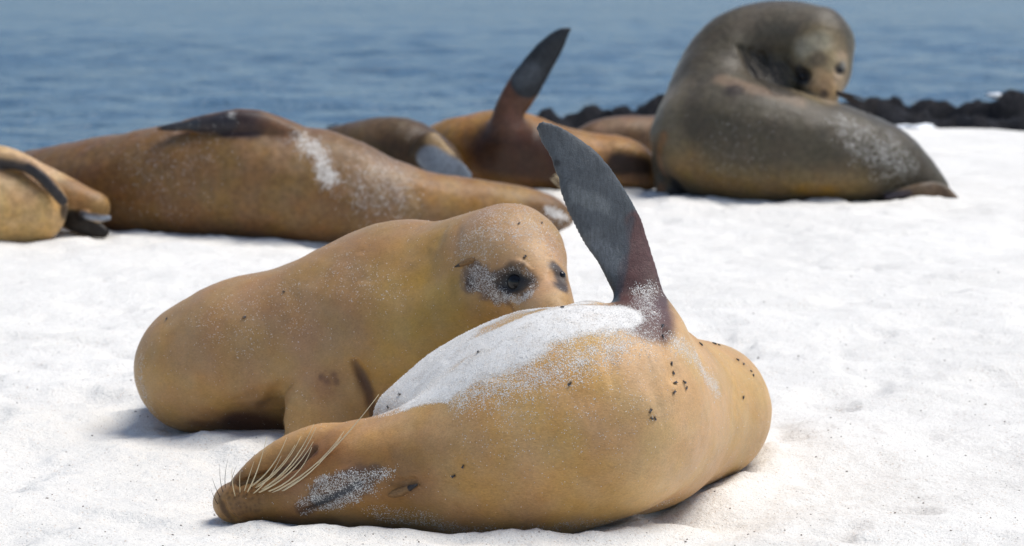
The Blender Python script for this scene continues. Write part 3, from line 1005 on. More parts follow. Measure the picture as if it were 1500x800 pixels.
# ------------------------------------------------------------------ coarse shell grit strewn over the near sand
rng = np.random.default_rng(4)
NG = 4200
gxr = rng.uniform(-1, 1, NG); gyr = 4.0 + 4.2 * rng.random(NG) ** 1.6
gxx = gxr * (0.22 * gyr + 0.25)
Hs = beach.data
co = np.empty(len(Hs.vertices) * 3, np.float32); Hs.vertices.foreach_get('co', co)
Zg = co.reshape(GX.shape[0], GX.shape[1], 3)[:, :, 2]
def beach_z(x, y):
    i = np.clip(np.searchsorted(gy, y) - 1, 0, len(gy) - 2); j = np.clip(np.searchsorted(gx, x) - 1, 0, len(gx) - 2)
    fy = (y - gy[i]) / (gy[i + 1] - gy[i]); fx = (x - gx[j]) / (gx[j + 1] - gx[j])
    return (Zg[i, j] * (1 - fx) + Zg[i, j + 1] * fx) * (1 - fy) + (Zg[i + 1, j] * (1 - fx) + Zg[i + 1, j + 1] * fx) * fy
gz = beach_z(gxx, gyr)
gs = 0.0006 + 0.0016 * rng.random(NG) ** 6
gs[rng.random(NG) < 0.005] *= 2.0
an = rng.uniform(0, 6.28, NG)
VV = OCT[None] * gs[:, None, None] * rng.uniform(0.6, 1.5, (NG, 6, 1)) * np.array([1.5, 1.0, 0.7])
ca, sa = np.cos(an)[:, None], np.sin(an)[:, None]
VV = np.stack([VV[..., 0] * ca - VV[..., 1] * sa, VV[..., 0] * sa + VV[..., 1] * ca, VV[..., 2]], -1)
VV = VV + np.stack([gxx, gyr, gz + gs * 0.3], 1)[:, None]
FF = OF[None] + (np.arange(NG) * 6)[:, None, None]
grit = mesh_obj('shell_grit', VV.reshape(-1, 3), FF.reshape(-1, 3), M_GRIT, smooth=False)
grit['kind'] = 'stuff'
grit['label'] = 'dark shell grit strewn over the white sand'
print('grit', time.time() - T0)
# ------------------------------------------------------------------ coat colours (albedo)
GOLD = (0.49, 0.305, 0.125)
TANC = (0.53, 0.345, 0.165)
OCHRE = (0.37, 0.205, 0.072)
BROWN = (0.235, 0.135, 0.058)
DEEP = (0.085, 0.042, 0.022)
MAROON = (0.088, 0.046, 0.040)
SLATE = (0.060, 0.066, 0.073)
BLACK = (0.012, 0.012, 0.014)
OLIVE = (0.070, 0.058, 0.038)

def finish(b, h, amp=0.004, seed=1, smooth=2):
    b.mesh(h, smooth)
    b.displace(amp * fbm(b.V * 5.5, 2, seed) + amp * 0.22 * fbm(b.V * 26, 2, seed + 3))
    return b

def groove(b, pts, r, depth, soft=1.0, taper=0.0):
    b.px, b.py, b.pz = project(b.V)
    b.displace(-depth * b.mask(pts, r, soft, taper=taper))

def ear(parent, b, pts, r_px, mats):
    """small rolled sea lion ear along three picked points"""
    q = []
    lift = (-0.006, 0.004, 0.006)
    for (x, y), l in zip(pts, lift):
        p, n = b.pick(x, y)
        q.append(p + n * l)
    s = r_px * b.pz.mean() / F_PX
    pp = [q[0], (q[0] + q[1]) / 2, q[1], (q[1] + q[2]) / 2, q[2]]
    V, Fc = tube(local(parent, pp), [s * 0.9, s * 1.15, s * 1.1, s * 0.85, s * 0.25], 10)
    e = mesh_obj('ear', V, Fc, mats[0], parent)
    e.data.materials.append(mats[1])
    for pl in e.data.polygons:
        if min(pl.vertices) >= 30:
            pl.material_index = 1
    return e

M_EAR = simple_mat('ear_brown', (0.20, 0.110, 0.045), 0.6, 0.3, 0.2, 200)
M_EARTIP = simple_mat('ear_dark_tip', (0.03, 0.026, 0.026), 0.5, 0.3, 0.2, 200)

# ================= front sea lion: on its back, head upside down towards the camera
A = finish(SHAPES['front'], 0.0036, 0.0035, 2)
print('front', len(A.Q), time.time() - T0)
A.coat(GOLD)
groove(A, [(980, 488), (983, 520), (987, 550)], 9, 0.006, 1.4)
groove(A, [(438, 751), (478, 735), (520, 712)], 5, 0.004, 1.2, 0.8)
groove(A, [(455, 722), (500, 696), (545, 690)], 9, -0.005, 1.4, 0.8)
groove(A, [(350, 708), (380, 700), (412, 692), (438, 680), (460, 658)], 4, 0.008)
groove(A, [(560, 640), (585, 690), (590, 740)], 7, 0.0025, 1.8, 0.9)
groove(A, [(640, 620), (662, 690), (655, 760)], 8, 0.0025, 1.8, 0.9)
groove(A, [(905, 470), (890, 520), (900, 580)], 10, 0.003, 1.8, 0.9)
groove(A, [(940, 500), (950, 560), (975, 640)], 8, 0.003, 1.8, 0.9)
groove(A, [(1062, 510), (1082, 580), (1070, 660)], 9, 0.003, 1.8, 0.9)
groove(A, [(326, 738), (333, 752), (342, 763)], 5, 0.004)
groove(A, [(578, 708), (592, 706), (606, 706)], 6, 0.004)
A.coat(GOLD)
up = np.clip(A.N[:, 2], 0, 1)
lobe = A.mask([(1040, 600)], 150, 0.6)
A.col = A.col * (1 - 0.75 * lobe[:, None]) + np.array(TANC) * 0.75 * lobe[:, None]
A.dab([(965, 560), (985, 690)], 55, (0.56, 0.375, 0.19), 0.75, 1.6)  # soft highlight on the upper right flank, painted into the coat
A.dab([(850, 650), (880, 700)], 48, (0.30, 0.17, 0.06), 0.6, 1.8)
A.dab([(880, 610), (940, 630)], 40, (0.40, 0.26, 0.12), 0.5, 1.8)
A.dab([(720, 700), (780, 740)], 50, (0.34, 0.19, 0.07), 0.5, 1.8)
A.dab([(760, 590), (840, 560)], 50, (0.53, 0.31, 0.11), 0.6, 1.4)
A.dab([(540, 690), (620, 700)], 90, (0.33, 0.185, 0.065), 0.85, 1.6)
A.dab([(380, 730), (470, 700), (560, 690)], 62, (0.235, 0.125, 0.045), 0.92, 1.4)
A.dab([(420, 690), (480, 650)], 26, (0.20, 0.09, 0.035), 0.6, 1.0)
A.dab([(520, 628), (600, 622), (700, 600), (800, 570)], 26, (0.52, 0.32, 0.14), 0.5, 1.6)
A.dab([(590, 708)], 34, (0.20, 0.10, 0.03), 0.6, 1.4)
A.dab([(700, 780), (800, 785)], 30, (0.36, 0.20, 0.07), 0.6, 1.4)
A.dab([(350, 706), (380, 697), (412, 690), (438, 678), (458, 658)], 5, DEEP, 0.9, 1.0)
A.dab([(412, 690), (440, 678), (460, 656)], 6, DEEP, 0.7, 1.2)
A.dab([(321, 728), (329, 748), (341, 764)], 4.5, BLACK, 1.0, 1.0, taper=0.5)
A.dab([(330, 700), (345, 692)], 10, (0.14, 0.07, 0.03), 0.6, 1.0)
A.dab([(472, 728), (528, 703)], 21, (0.10, 0.058, 0.034), 0.9, 0.5)
A.dab([(442, 746), (480, 724), (525, 703), (548, 692)], 12, (0.10, 0.058, 0.034), 0.85, 0.6)
A.dab([(438, 751), (478, 735), (515, 716)], 3.2, BLACK, 0.95, 1.0, taper=0.7)
A.dab([(462, 738), (500, 722), (526, 708)], 6, (0.05, 0.056, 0.066), 0.85, 1.0)
A.dab([(345, 738), (380, 735)], 40, (0.17, 0.09, 0.032), 0.65, 1.4)
A.dab([(360, 755), (420, 766), (480, 770)], 14, (0.12, 0.06, 0.02), 0.6, 1.4)
random.seed(3)
for row in range(5):
    for i in range(7):
        A.dab((334 + i * 6.5 + row * 2 + random.uniform(-1, 1), 722 + row * 8 - i * 1.2 + random.uniform(-1, 1)), 2.4, (0.05, 0.026, 0.010), 0.55, 1.4)
# flipper: maroon arm, slate blade
A.dab([(940, 455), (940, 430)], 44, (0.16, 0.085, 0.06), 0.85, 0.9)
FL = [(925, 405), (906, 356), (892, 328), (877, 299), (860, 266), (842, 238), (825, 217), (805, 196), (790, 186)]
A.dab(FL, 58, SLATE, 1.0, 0.3)
A.dab([(948, 470), (946, 440)], 40, MAROON, 0.9, 0.5)
A.dab([(944, 430), (943, 400)], 35, MAROON, 0.95, 0.22, rough=0.08, rs=40)
A.dab([(943, 395), (938, 360), (937, 330)], 20, MAROON, 0.95, 0.5, rough=0.1, rs=40)
A.bare(FL, 60, 1.0, 0.3)
A.dab([(905, 425), (915, 390), (918, 350), (926, 322)], 5, (0.05, 0.055, 0.065), 0.7, 1.2)
A.dab([(870, 350), (900, 385)], 14, (0.13, 0.14, 0.15), 0.5, 1.0, rough=0.3, rs=60)
A.dab([(845, 285), (880, 300)], 12, (0.14, 0.15, 0.155), 0.5, 1.0, rough=0.3, rs=60)
A.dab([(815, 240)], 5, BLACK, 0.8, 0.8)
A.dab([(835, 450), (862, 447), (888, 451)], 6, (0.07, 0.045, 0.045), 0.9, 0.6)
# sand on the upturned breast
A.dust([(605, 556), (660, 518), (720, 486), (780, 462), (840, 452), (905, 455)], 40, 1.0, 0.7, rough=0.1, rs=22)
A.dust_lump(P(765, 500, 4.84), (0.22, 0.20, 0.115), 1.0, 0.8)
A.dust_lump(P(690, 540, 4.74), (0.175, 0.20, 0.095), 0.95, 0.6)
A.dust_lump(P(612, 585, 4.78), (0.085, 0.14, 0.085), 0.86, 0.35, 0.1)
A.dust([(600, 582), (660, 552), (740, 510), (820, 482), (900, 462)], 46, 1.0, 1.6, rough=0.3, rs=22)
A.dust([(660, 585), (720, 570), (790, 545), (870, 515), (930, 485)], 34, 0.66, 2.0, rough=0.3, rs=22)
A.dust([(950, 455), (946, 425)], 18, 0.6, 1.6, rough=0.4, rs=40)
A.dust([(1000, 500), (1030, 530), (1055, 565)], 20, 0.62, 2.0, rough=0.4, rs=40)
A.dust([(740, 600), (900, 580)], 80, 0.17, 1.8)
A.dust([(447, 742), (470, 728)], 13, 0.60, 0.8, rough=0.3, rs=70)
A.dust([(475, 724), (505, 708), (530, 699)], 27, 0.63, 0.5, rough=0.3, rs=70)
A.dust([(530, 692), (560, 684)], 18, 0.66, 0.8, rough=0.3, rs=70)
A.dust([(560, 755), (620, 765), (660, 780)], 20, 0.42, 1.2, rough=0.3)
A.dust([(700, 782), (850, 772), (980, 742)], 16, 0.32, 1.2, rough=0.3)
A.sand = np.maximum(A.sand, 0.04)
A.sand *= 1 - A.mask(FL[1:], 58, 0.3)
A.sand *= 1 - A.mask([(500, 650), (560, 645), (630, 630)], 36, 0.4)
A.sand *= 1 - A.mask([(505, 622), (550, 614), (600, 608), (640, 606)], 15, 0.5)
A.sand *= 1 - 0.7 * A.mask([(440, 750), (478, 735), (515, 716)], 4, 0.8)
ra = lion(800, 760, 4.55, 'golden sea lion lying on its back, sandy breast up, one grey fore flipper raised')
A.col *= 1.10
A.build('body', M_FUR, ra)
A.no_hair = np.maximum(A.mask([(445, 746), (478, 728), (530, 700)], 16, 0.5), A.mask([(324, 735), (330, 748), (340, 763)], 8, 0.5))
A.no_hair = np.maximum(A.no_hair, 0.85 * A.mask([(342, 738), (380, 733)], 34, 0.6))
hair_coat(A, ra, 70000, (1.0, 0.25, -0.15), M_HAIR, 11)
sand_grains(A, ra, 16000, M_GRAIN, 12, 1.9, 0.0006)
ear(ra, A, [(568, 727), (590, 720), (614, 711)], 5, (M_EAR, M_EARTIP))
WY = 4.55
for (b0, m0, t0, r0) in [
    ((381, 719), (430, 690), (460, 621), 1.5), ((384, 716), (436, 690), (463, 626), 1.4), ((378, 722), (430, 700), (459, 647), 1.4),
    ((399, 727), (470, 692), (555, 578), 1.7), ((393, 725), (462, 694), (504, 632), 1.5), ((372, 716), (415, 694), (441, 639), 1.3),
    ((366, 714), (402, 690), (420, 641), 1.3), ((362, 722), (378, 695), (391, 640), 1.2), ((388, 722), (440, 705), (457, 655), 1.3),
    ((375, 712), (410, 692), (432, 652), 1.1), ((404, 724), (458, 700), (500, 640), 1.4), ((370, 724), (396, 704), (412, 668), 1.0),
    ((352, 722), (350, 705), (352, 690), 0.8), ((345, 728), (338, 706), (340, 684), 0.8), ((358, 720), (364, 700), (372, 676), 0.9)]:
    s = A.pick(*b0)[0]
    y0 = s[1] + 0.004
    whisker(ra, [(b0[0], b0[1], y0), (m0[0], m0[1], y0 - 0.045), (t0[0], t0[1], y0 - 0.05)], r0 * 0.0013)
for (b0, m0, t0) in [((322, 728), (314, 712), (311, 700)), ((326, 720), (321, 702), (322, 680)), ((330, 714), (328, 696), (334, 672)), ((319, 738), (312, 728), (309, 716)), ((338, 712), (340, 695), (347, 682))]:
    s = A.pick(*b0)[0]
    whisker(ra, [(b0[0], b0[1], s[1]), (m0[0], m0[1], s[1] - 0.02), (t0[0], t0[1], s[1] - 0.025)], 0.0007, M_WHISKD)

# ================= middle sea lion: on its belly, face behind the front one's breast
B = finish(SHAPES['middle'], 0.0042, 0.004, 5)
print('middle', len(B.Q), time.time() - T0)
B.coat(BROWN)
groove(B, [(700, 415), (735, 412), (765, 412)], 34, 0.006, 1.4)
groove(B, [(730, 416), (752, 411), (776, 414)], 15, 0.012, 0.9, 0.6)
groove(B, [(668, 326), (660, 375), (668, 430)], 18, 0.007, 2.0, 0.7)
groove(B, [(690, 448), (730, 452), (752, 462)], 14, 0.004, 2.0, 0.7)
groove(B, [(622, 360), (636, 410), (630, 480)], 16, 0.004, 2.0, 0.95)
groove(B, [(648, 330), (625, 400), (585, 470), (530, 545)], 24, 0.010, 2.0, 0.8)
groove(B, [(420, 420), (470, 480), (440, 560)], 22, 0.005, 2.0, 0.95)
groove(B, [(420, 560), (400, 600), (412, 640)], 14, 0.010, 1.6, 0.5)
groove(B, [(330, 590), (400, 575), (440, 560)], 10, 0.003, 1.8, 0.9)
groove(B, [(740, 386), (760, 384), (778, 394)], 5, -0.005, 1.4, 0.8)
groove(B, [(822, 402)], 14, 0.008, 0.9)
groove(B, [(519, 532), (531, 550), (541, 575), (547, 610)], 9, 0.011, 1.4, 0.4)
B.coat((0.335, 0.200, 0.082))
B.dab([(600, 430), (640, 480), (600, 540)], 70, (0.35, 0.22, 0.062), 0.85, 1.4)
B.dab([(650, 500), (700, 470)], 40, (0.29, 0.175, 0.045), 0.7, 1.4)
B.dab([(230, 560), (260, 610)], 60, (0.36, 0.215, 0.08), 0.7, 1.4)
B.dab([(450, 480), (520, 430)], 60, (0.31, 0.19, 0.095), 0.6, 1.4)
B.dab([(300, 470), (400, 430)], 60, (0.295, 0.18, 0.09), 0.6, 1.4)
B.dab([(350, 622), (400, 630)], 26, (0.075, 0.035, 0.028), 0.85, 1.2)  # maroon belly skin, with the shade of the hollow painted in
B.dab([(290, 628), (340, 632)], 14, (0.11, 0.055, 0.03), 0.6, 1.2)  # underside shade painted on towards the rump
B.dab([(519, 532), (531, 550), (541, 575), (547, 610)], 8, (0.06, 0.03, 0.02), 0.9, 1.4, taper=0.4)  # crease shade painted along the carved groove
for q in ((488, 551), (480, 558), (493, 561), (470, 553)):
    B.dab([q], 5, (0.09, 0.045, 0.03), 0.7, 1.4)
B.dab([(480, 562)], 18, (0.20, 0.11, 0.06), 0.4, 1.6)
B.dab([(720, 330), (770, 350)], 60, (0.37, 0.235, 0.125), 0.7, 1.2)
B.dab([(800, 370), (800, 420), (780, 450)], 26, (0.43, 0.265, 0.13), 0.7, 1.2)
B.dab([(745, 372), (765, 374)], 12, (0.40, 0.26, 0.13), 0.6, 1.0)
B.dab([(694, 408), (715, 416), (735, 424)], 22, (0.10, 0.07, 0.055), 0.9, 0.5, rough=0.25, rs=60)
B.dab([(690, 412)], 9, (0.04, 0.025, 0.02), 0.8, 0.7)
B.dab([(730, 408), (752, 411), (774, 418)], 21, (0.024, 0.021, 0.02), 0.95, 0.8, rough=0.4, rs=45, taper=0.35)
B.dab([(732, 414), (752, 411), (772, 413)], 12, BLACK, 1.0, 0.6, taper=0.5)
B.dab([(820, 388), (823, 400), (826, 414)], 11, (0.035, 0.028, 0.026), 0.95, 0.9, rough=0.2, rs=60)
B.dab([(745, 455), (750, 464)], 8, DEEP, 0.5, 1.0)
B.dab([(400, 661), (430, 660)], 14, SLATE, 0.95, 0.5)
B.bare([(400, 661), (430, 660)], 14)
B.dust([(690, 360), (740, 320), (790, 340)], 42, 0.34, 1.2, rough=0.3)
B.dust([(700, 410), (716, 418), (728, 426)], 20, 0.58, 0.7, rough=0.3, rs=60)
B.dust([(728, 436), (755, 440), (776, 430)], 7, 0.66, 1.0, rough=0.3, rs=60)
B.dust([(340, 470), (420, 450)], 60, 0.13, 1.2, rough=0.3)
B.dust([(200, 530), (215, 600)], 12, 0.35, 1.4, rough=0.3)
B.dust([(500, 400), (560, 420)], 40, 0.14, 1.2)
B.sand = np.maximum(B.sand, 0.03)
B.dust([(738, 398), (765, 398), (776, 415)], 7, 0.4, 1.4, rough=0.4, rs=60)
B.sand *= 1 - B.mask([(734, 414), (752, 411), (770, 413)], 14, 0.5, taper=0.4)
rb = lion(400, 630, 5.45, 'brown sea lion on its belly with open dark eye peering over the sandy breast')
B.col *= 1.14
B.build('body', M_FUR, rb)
B.no_hair = np.maximum(B.mask([(752, 413)], 17, 0.4), B.mask([(824, 400)], 12, 0.4))
hair_coat(B, rb, 60000, (-1.0, 0.2, -0.25), M_HAIR, 21)
sand_grains(B, rb, 4200, M_GRAIN, 22, 1.3, 0.00055)
for (x, y, r) in ((752, 411, 15.5), (826, 400, 7)):
    p, n = B.pick(x, y)
    rr = r * 5.1 / F_PX
    V, Fc = ball(p - n * rr * 0.65, rr, 20, 14)
    mesh_obj('eye', local(rb, V), Fc, M_EYE, rb)
ear(rb, B, [(697, 379), (686, 384), (670, 392)], 3.6, (M_EAR, M_EARTIP))
for (b0, m0, t0) in [((742, 470), (700, 490), (652, 528)), ((748, 474), (705, 502), (662, 522))]:
    s = B.pick(*b0)[0]
    whisker(rb, [(b0[0], b0[1], s[1] - 0.01), (m0[0], m0[1], s[1] - 0.03), (t0[0], t0[1], s[1] - 0.02)], 0.0011)

# ================= long brown sea lion asleep across the back
C = finish(SHAPES['brown'], 0.009, 0.008, 8)
C.coat(BROWN)
C.coat((0.175, 0.100, 0.043))
C.dab([(150, 290), (300, 330), (450, 335)], 60, (0.15, 0.078, 0.028), 0.7, 1.4)  # shaded lower half of the body, put into the coat colour
C.dab([(280, 250), (420, 270)], 60, (0.21, 0.125, 0.05), 0.6, 1.4)
C.dab([(560, 255), (620, 270)], 40, (0.30, 0.20, 0.12), 0.7, 1.4)
C.dab([(640, 275), (720, 285), (780, 290)], 36, (0.30, 0.165, 0.05), 0.8, 1.2)
C.dab([(790, 300), (830, 310)], 22, (0.13, 0.07, 0.025), 0.7, 1.2)
C.dab([(372, 180), (330, 178)], 22, (0.040, 0.026, 0.026), 0.95, 0.5)
C.dab([(330, 178), (290, 182)], 15, (0.030, 0.028, 0.034), 0.95, 0.5)
C.dab([(285, 182), (238, 188)], 8, (0.030, 0.034, 0.042), 0.95, 0.5)
C.dab([(400, 180), (420, 195)], 20, (0.11, 0.055, 0.03), 0.7, 1.0)
C.bare([(380, 182), (335, 178), (290, 184), (245, 188)], 18)
C.dust([(440, 200), (458, 222)], 16, 0.66, 1.6, rough=0.5, rs=22)
C.dust([(462, 205), (472, 235), (484, 265)], 16, 0.74, 1.6, rough=0.4, rs=22)
C.dust([(340, 168)], 8, 0.6, 1.4, rough=0.3)
C.dust([(806, 309), (832, 313)], 9, 0.74, 1.0, rough=0.3)
C.dust([(560, 270)], 60, 0.35, 1.4, rough=0.3)
C.dust([(250, 230)], 90, 0.16, 1.4, rough=0.3)
C.dust([(790, 325), (810, 332)], 18, 0.4, 1.2, rough=0.3)
rc = lion(400, 345, 9.45, 'long brown sea lion asleep on its side with a white sand patch on its shoulder')
C.build('body', M_FARFUR, rc)

# ================= tan one cut by the frame
D = finish(SHAPES['tan'], 0.009, 0.006, 12)
D.coat((0.50, 0.335, 0.165))
D.dab([(30, 330), (70, 330)], 40, (0.46, 0.28, 0.10), 0.6, 1.2)
D.dab([(0, 225), (60, 250), (110, 275), (150, 295)], 26, (0.27, 0.155, 0.06), 0.95, 0.5)
D.dab([(-20, 238), (33, 243), (62, 262), (94, 296)], 9, (0.022, 0.022, 0.026), 0.97, 0.4)
D.dab([(0, 222), (40, 226)], 9, (0.40, 0.27, 0.15), 0.7, 1.0)
D.dab([(106, 325), (128, 334), (152, 342)], 18, BLACK, 0.97, 0.4)
D.dab([(100, 310), (112, 320)], 12, BLACK, 0.9, 0.6)
D.dab([(120, 312), (142, 318), (162, 319)], 7, (0.04, 0.04, 0.045), 0.9, 0.5)
D.dab([(124, 318), (145, 322), (162, 318)], 3.5, (0.26, 0.29, 0.34), 0.9, 0.8)
D.bare([(106, 325), (128, 334), (152, 342)], 18)
rd = lion(0, 350, 9.2, 'tan sea lion cut off by the frame with black hind flippers on the sand')
D.build('body', M_FARFUR, rd)

# ================= olive back with grey flipper, behind the long brown one
E = finish(SHAPES['olive'], 0.009, 0.006, 15)
E.coat((0.075, 0.046, 0.020))
E.dab([(520, 185), (580, 180)], 26, (0.11, 0.07, 0.034), 0.7, 1.2)
E.dab([(640, 205), (655, 215)], 16, (0.30, 0.20, 0.09), 0.9, 0.8)
E.dab([(585, 225)], 40, (0.035, 0.02, 0.008), 0.8, 1.2)
E.dab([(632, 236), (652, 250), (680, 262)], 22, (0.16, 0.18, 0.21), 0.97, 0.35)
E.bare([(632, 236), (652, 250), (680, 262)], 22)
re_ = lion(560, 270, 10.9, 'olive brown sea lion with a grey flipper, mostly hidden behind the long brown one')
E.build('body', M_FARFUR, re_)

# ================= amber one with raised black flipper
Fb = finish(SHAPES['amber'], 0.009, 0.006, 18)
Fb.coat((0.30, 0.155, 0.045))
Fb.dab([(720, 225), (780, 225), (820, 235)], 48, (0.035, 0.015, 0.011), 0.95, 1.0)
Fb.dab([(840, 215), (900, 212), (940, 225)], 22, (0.36, 0.20, 0.075), 0.8, 1.0)
Fb.dab([(905, 240), (940, 245)], 20, (0.016, 0.010, 0.009), 0.95, 0.9)
Fb.dab([(920, 270), (945, 270)], 10, (0.21, 0.12, 0.06), 0.7, 1.0)
Fb.dab([(740, 170), (755, 140)], 32, (0.095, 0.046, 0.028), 0.95, 0.7)
Fb.dab([(775, 118), (800, 82), (818, 60), (835, 45)], 27, (0.022, 0.025, 0.030), 1.0, 0.25)
Fb.dab([(762, 116), (782, 104)], 12, (0.09, 0.10, 0.115), 0.5, 1.6, rough=0.3, rs=15)
Fb.bare([(775, 118), (800, 82), (818, 60), (835, 45)], 26)
rf = lion(780, 280, 11.15, 'amber sea lion lying with its black fore flipper raised against the sea')
Fb.build('body', M_FARFUR, rf)
for (b0, m0, t0) in [((812, 258), (820, 264), (830, 275)), ((808, 262), (816, 270), (826, 280)), ((815, 256), (824, 262), (835, 270))]:
    whisker(rf, [(b0[0], b0[1], 10.98), (m0[0], m0[1], 10.93), (t0[0], t0[1], 10.9)], 0.004)

# ================= back of one more, behind
G = finish(SHAPES['hidden'], 0.010, 0.006, 21)
G.coat((0.12, 0.070, 0.036))
G.dab([(880, 178), (950, 174)], 12, (0.27, 0.17, 0.10), 0.7, 1.2)
rg = lion(950, 240, 12.65, 'brown sea lion of which only the back shows behind the sitting one\'s chest')
G.build('body', M_FARFUR, rg)

# ================= dark one sitting up, head bent round over its own back
H = finish(SHAPES['dark'], 0.008, 0.007, 24)
H.coat(OLIVE)
for o in range(5):
    x = o * 15
    groove(H, [(1085 + x, 70 + o * 5), (1105 + x * .9, 100 + o * 4), (1135 + x * .6, 130)], 5, 0.012, 1.0)
groove(H, [(1172, 113)], 10, 0.02, 1.0)
groove(H, [(1230, 102)], 8, 0.014, 1.0)
H.coat(OLIVE)
H.dab([(1000, 255), (1060, 285), (1150, 288), (1240, 288)], 34, (0.22, 0.145, 0.055), 0.85, 1.8)
H.dab([(1180, 285), (1220, 288)], 14, (0.30, 0.16, 0.03), 0.5, 1.2)
H.dab([(985, 130), (975, 190)], 26, (0.17, 0.135, 0.085), 0.7, 1.4)  # rim light along the chest edge, painted as paler fur
H.dab([(1100, 20), (1180, 12)], 30, (0.13, 0.11, 0.08), 0.6, 1.4)  # rim light over nape and crown, also painted in
H.dab([(1060, 110), (1110, 125), (1170, 140)], 14, (0.19, 0.135, 0.085), 0.8, 1.2)
H.dab([(1075, 126)], 14, (0.03, 0.022, 0.016), 0.8, 1.0)
H.dab([(1110, 90), (1130, 110), (1150, 128)], 24, (0.035, 0.03, 0.025), 0.7, 1.2)  # shade inside the neck fold, painted into the coat
H.dab([(1200, 75), (1200, 110)], 40, (0.24, 0.185, 0.10), 0.85, 1.0)
H.dab([(1175, 68), (1205, 60)], 15, (0.30, 0.275, 0.20), 0.7, 1.2)
H.dab([(1198, 88)], 14, (0.10, 0.075, 0.05), 0.8, 1.0)
H.dab([(1200, 118), (1218, 130)], 18, (0.36, 0.235, 0.115), 0.85, 1.0)
H.dab([(1240, 85), (1238, 120)], 13, (0.36, 0.27, 0.17), 0.7, 1.0)
H.dab([(1172, 112)], 16, BLACK, 0.95, 0.7)
H.dab([(1230, 102)], 9, BLACK, 0.9, 0.8)
H.dab([(1239, 95)], 6, (0.32, 0.31, 0.28), 0.5, 1.2)
H.dab([(1207, 138)], 6, (0.03, 0.022, 0.02), 0.8, 1.0)
H.dab([(1330, 275), (1370, 280), (1405, 298)], 13, (0.13, 0.085, 0.05), 0.8, 1.2)
H.dab([(1290, 287), (1330, 288)], 7, (0.06, 0.05, 0.07), 0.7, 0.8)
H.dab([(966, 200), (963, 275)], 8, (0.17, 0.095, 0.045), 0.9, 0.8)
H.dab([(985, 272), (995, 285)], 13, BLACK, 0.95, 0.8)
H.dust([(1250, 195), (1290, 220), (1320, 240)], 34, 0.42, 1.2, rough=0.5, rs=22)
H.dust([(1290, 225), (1325, 245)], 14, 0.55, 1.2, rough=0.4, rs=22)
H.dust([(1080, 220)], 60, 0.12, 1.4)
rh = lion(1150, 285, 10.95, 'dark olive sea lion sitting up with its head bent round over its back')
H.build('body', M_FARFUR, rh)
for (x, y, r) in ((1172, 113, 6.5), (1231, 103, 5)):
    p, n = H.pick(x, y)
    rr = r * 10.85 / F_PX
    V, Fc = ball(p - n * rr * 0.6, rr, 14, 10)
    mesh_obj('eye', local(rh, V), Fc, M_EYE, rh)
for k in range(7):
    t = k / 6
    whisker(rh, [(1225, 134 + 4 * t, 10.72), (1255, 140 + 12 * t, 10.66), (1288 - 6 * t, 150 + 26 * t, 10.62)], 0.0035, M_WHISKD)
print('lions', time.time() - T0)

# ------------------------------------------------------------------ flies on the two near sea lions
def fly_mesh():
    parts = [ball((0, 0, 0.0012), 0.0013, 8, 6, (1.2, 1, 1)), ball((-0.0030, 0, 0.0011), 0.0013, 8, 6, (1.9, 1, 0.85)), ball((0.0022, 0, 0.0012), 0.0010, 8, 6, (0.8, 1.2, 1))]
    for s in (-1, 1):
        for lx in (-0.001, 0.0, 0.0012):
            parts.append(tube([(lx, 0.0006 * s, 0.001), (lx * 1.6, 0.0022 * s, 0.0014), (lx * 2.2, 0.0030 * s, 0.0)], [0.00018, 0.00014, 0.0001], 4))
    nb = sum(len(f) for v, f in parts)
    for s in (-1, 1):
        w = [(0.0003, 0.0004 * s, 0.0024), (-0.0018, 0.0018 * s, 0.0024), (-0.0050, 0.0024 * s, 0.0021), (-0.0058, 0.0012 * s, 0.0021), (-0.0030, 0.0001 * s, 0.0024)]
        parts.append((w + [(a, b, c + 0.0001) for a, b, c in w], [(0, 1, 2, 3, 4), (9, 8, 7, 6, 5)] + [(i, (i + 1) % 5, 5 + (i + 1) % 5, 5 + i) for i in range(5)]))
    V, Fc = join(parts)
    me = bpy.data.meshes.new('fly')
    me.from_pydata(V, [], Fc)
    me.materials.append(M_FLY); me.materials.append(M_WING)
    me.polygons.foreach_set('use_smooth', np.ones(len(me.polygons), bool))
    for i, pl in enumerate(me.polygons):
        if i >= nb:
            pl.material_index = 1
    return me
FLY = fly_mesh()
random.seed(9)
def fly(b, px, py, label, s=0.95):
    p, n = b.pick(px, py)
    o = bpy.data.objects.new('fly', FLY)
    q = Vector(n).to_track_quat('Z', 'Y').to_matrix() @ Matrix.Rotation(random.uniform(0, 6.28), 3, 'Z')
    o.matrix_world = Matrix.Translation(Vector(p + n * 0.0004)) @ q.to_4x4() @ Matrix.Scale(s * random.uniform(0.85, 1.15), 4)
    col.objects.link(o)
    tag(o, label, 'fly', 'black flies sitting on the sea lions')
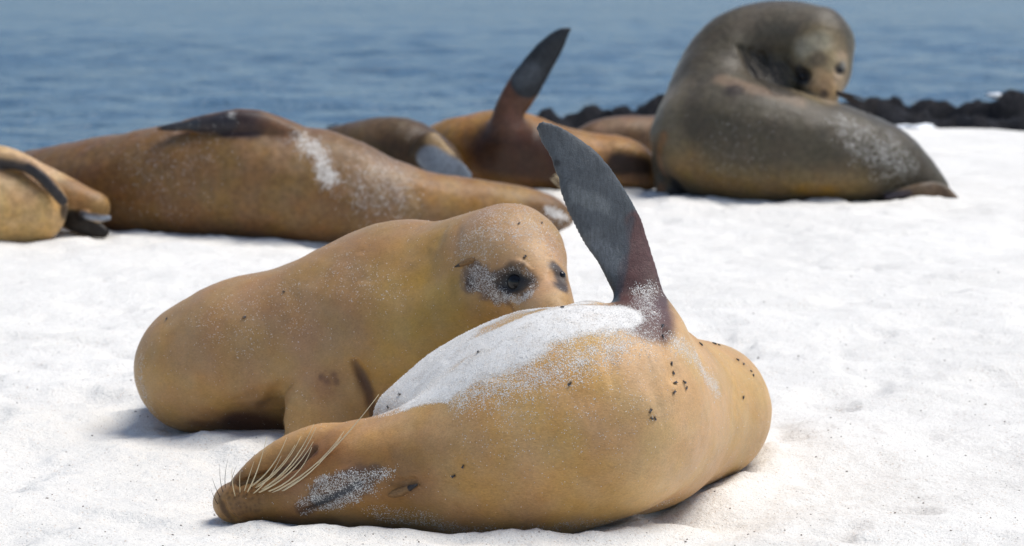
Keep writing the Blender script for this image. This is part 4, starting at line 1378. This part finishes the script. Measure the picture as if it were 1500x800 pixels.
for px, py, lab in [
    (698, 510, 'black fly on the outer rim of the sandy breast below the peering face'),
    (836, 562, 'lone black fly on the golden flank below the sandy breast'),
    (582, 573, 'upper of two flies at the low end of the sandy breast'),
    (565, 595, 'lower of two flies at the low end of the sandy breast'),
    (822, 444, 'black fly on top of the sandy breast beside the hidden muzzle'),
    (974, 472, 'black fly at the back edge of the raised flipper\'s base'),
    (977, 492, 'black fly just under the raised flipper\'s base in the crease'),
    (984, 534, 'top fly of the row along the crease behind the raised flipper'),
    (986, 546, 'second fly down the crease behind the raised flipper'),
    (988, 560, 'third fly down the crease behind the raised flipper'),
    (986, 576, 'bottom fly of the row along the crease behind the raised flipper'),
    (1001, 559, 'upper fly of the pair right of the crease row'),
    (1008, 567, 'lower fly of the pair right of the crease row'),
    (952, 603, 'top fly of the tight trio on the golden flank'),
    (954, 612, 'lower left fly of the tight trio on the golden flank'),
    (959, 612, 'lower right fly of the tight trio on the golden flank'),
    (1030, 499, 'leftmost of three flies on the upper edge of the hip'),
    (1047, 497, 'middle one of three flies on the upper edge of the hip'),
    (1056, 500, 'rightmost of three flies on the upper edge of the hip'),
    (1085, 523, 'highest of the flies on the right slope of the hip'),
    (1094, 529, 'second fly down the right slope of the hip'),
    (1105, 540, 'third fly down the right slope of the hip'),
    (1109, 547, 'lowest fly on the right slope of the hip'),
    (1094, 581, 'lone black fly on the middle of the tan hip'),
    (678, 683, 'upper of two flies on the neck behind the ear'),
    (666, 698, 'lower of two flies on the neck behind the ear')]:
    fly(A, px, py, lab)
for px, py, lab in [
    (415, 427, 'black fly high on the belly-lying brown sea lion\'s back'),
    (357, 464, 'black fly on the middle of the belly-lying brown sea lion\'s flank'),
    (241, 462, 'black fly near the round rump of the belly-lying brown sea lion'),
    (760, 327, 'black fly on the sandy crown of the peering head'),
    (798, 323, 'black fly on the front slope of the peering head'),
    (768, 376, 'black fly between the eyes just above the open eye')]:
    fly(B, px, py, lab, 0.85)
print('done', time.time() - T0)
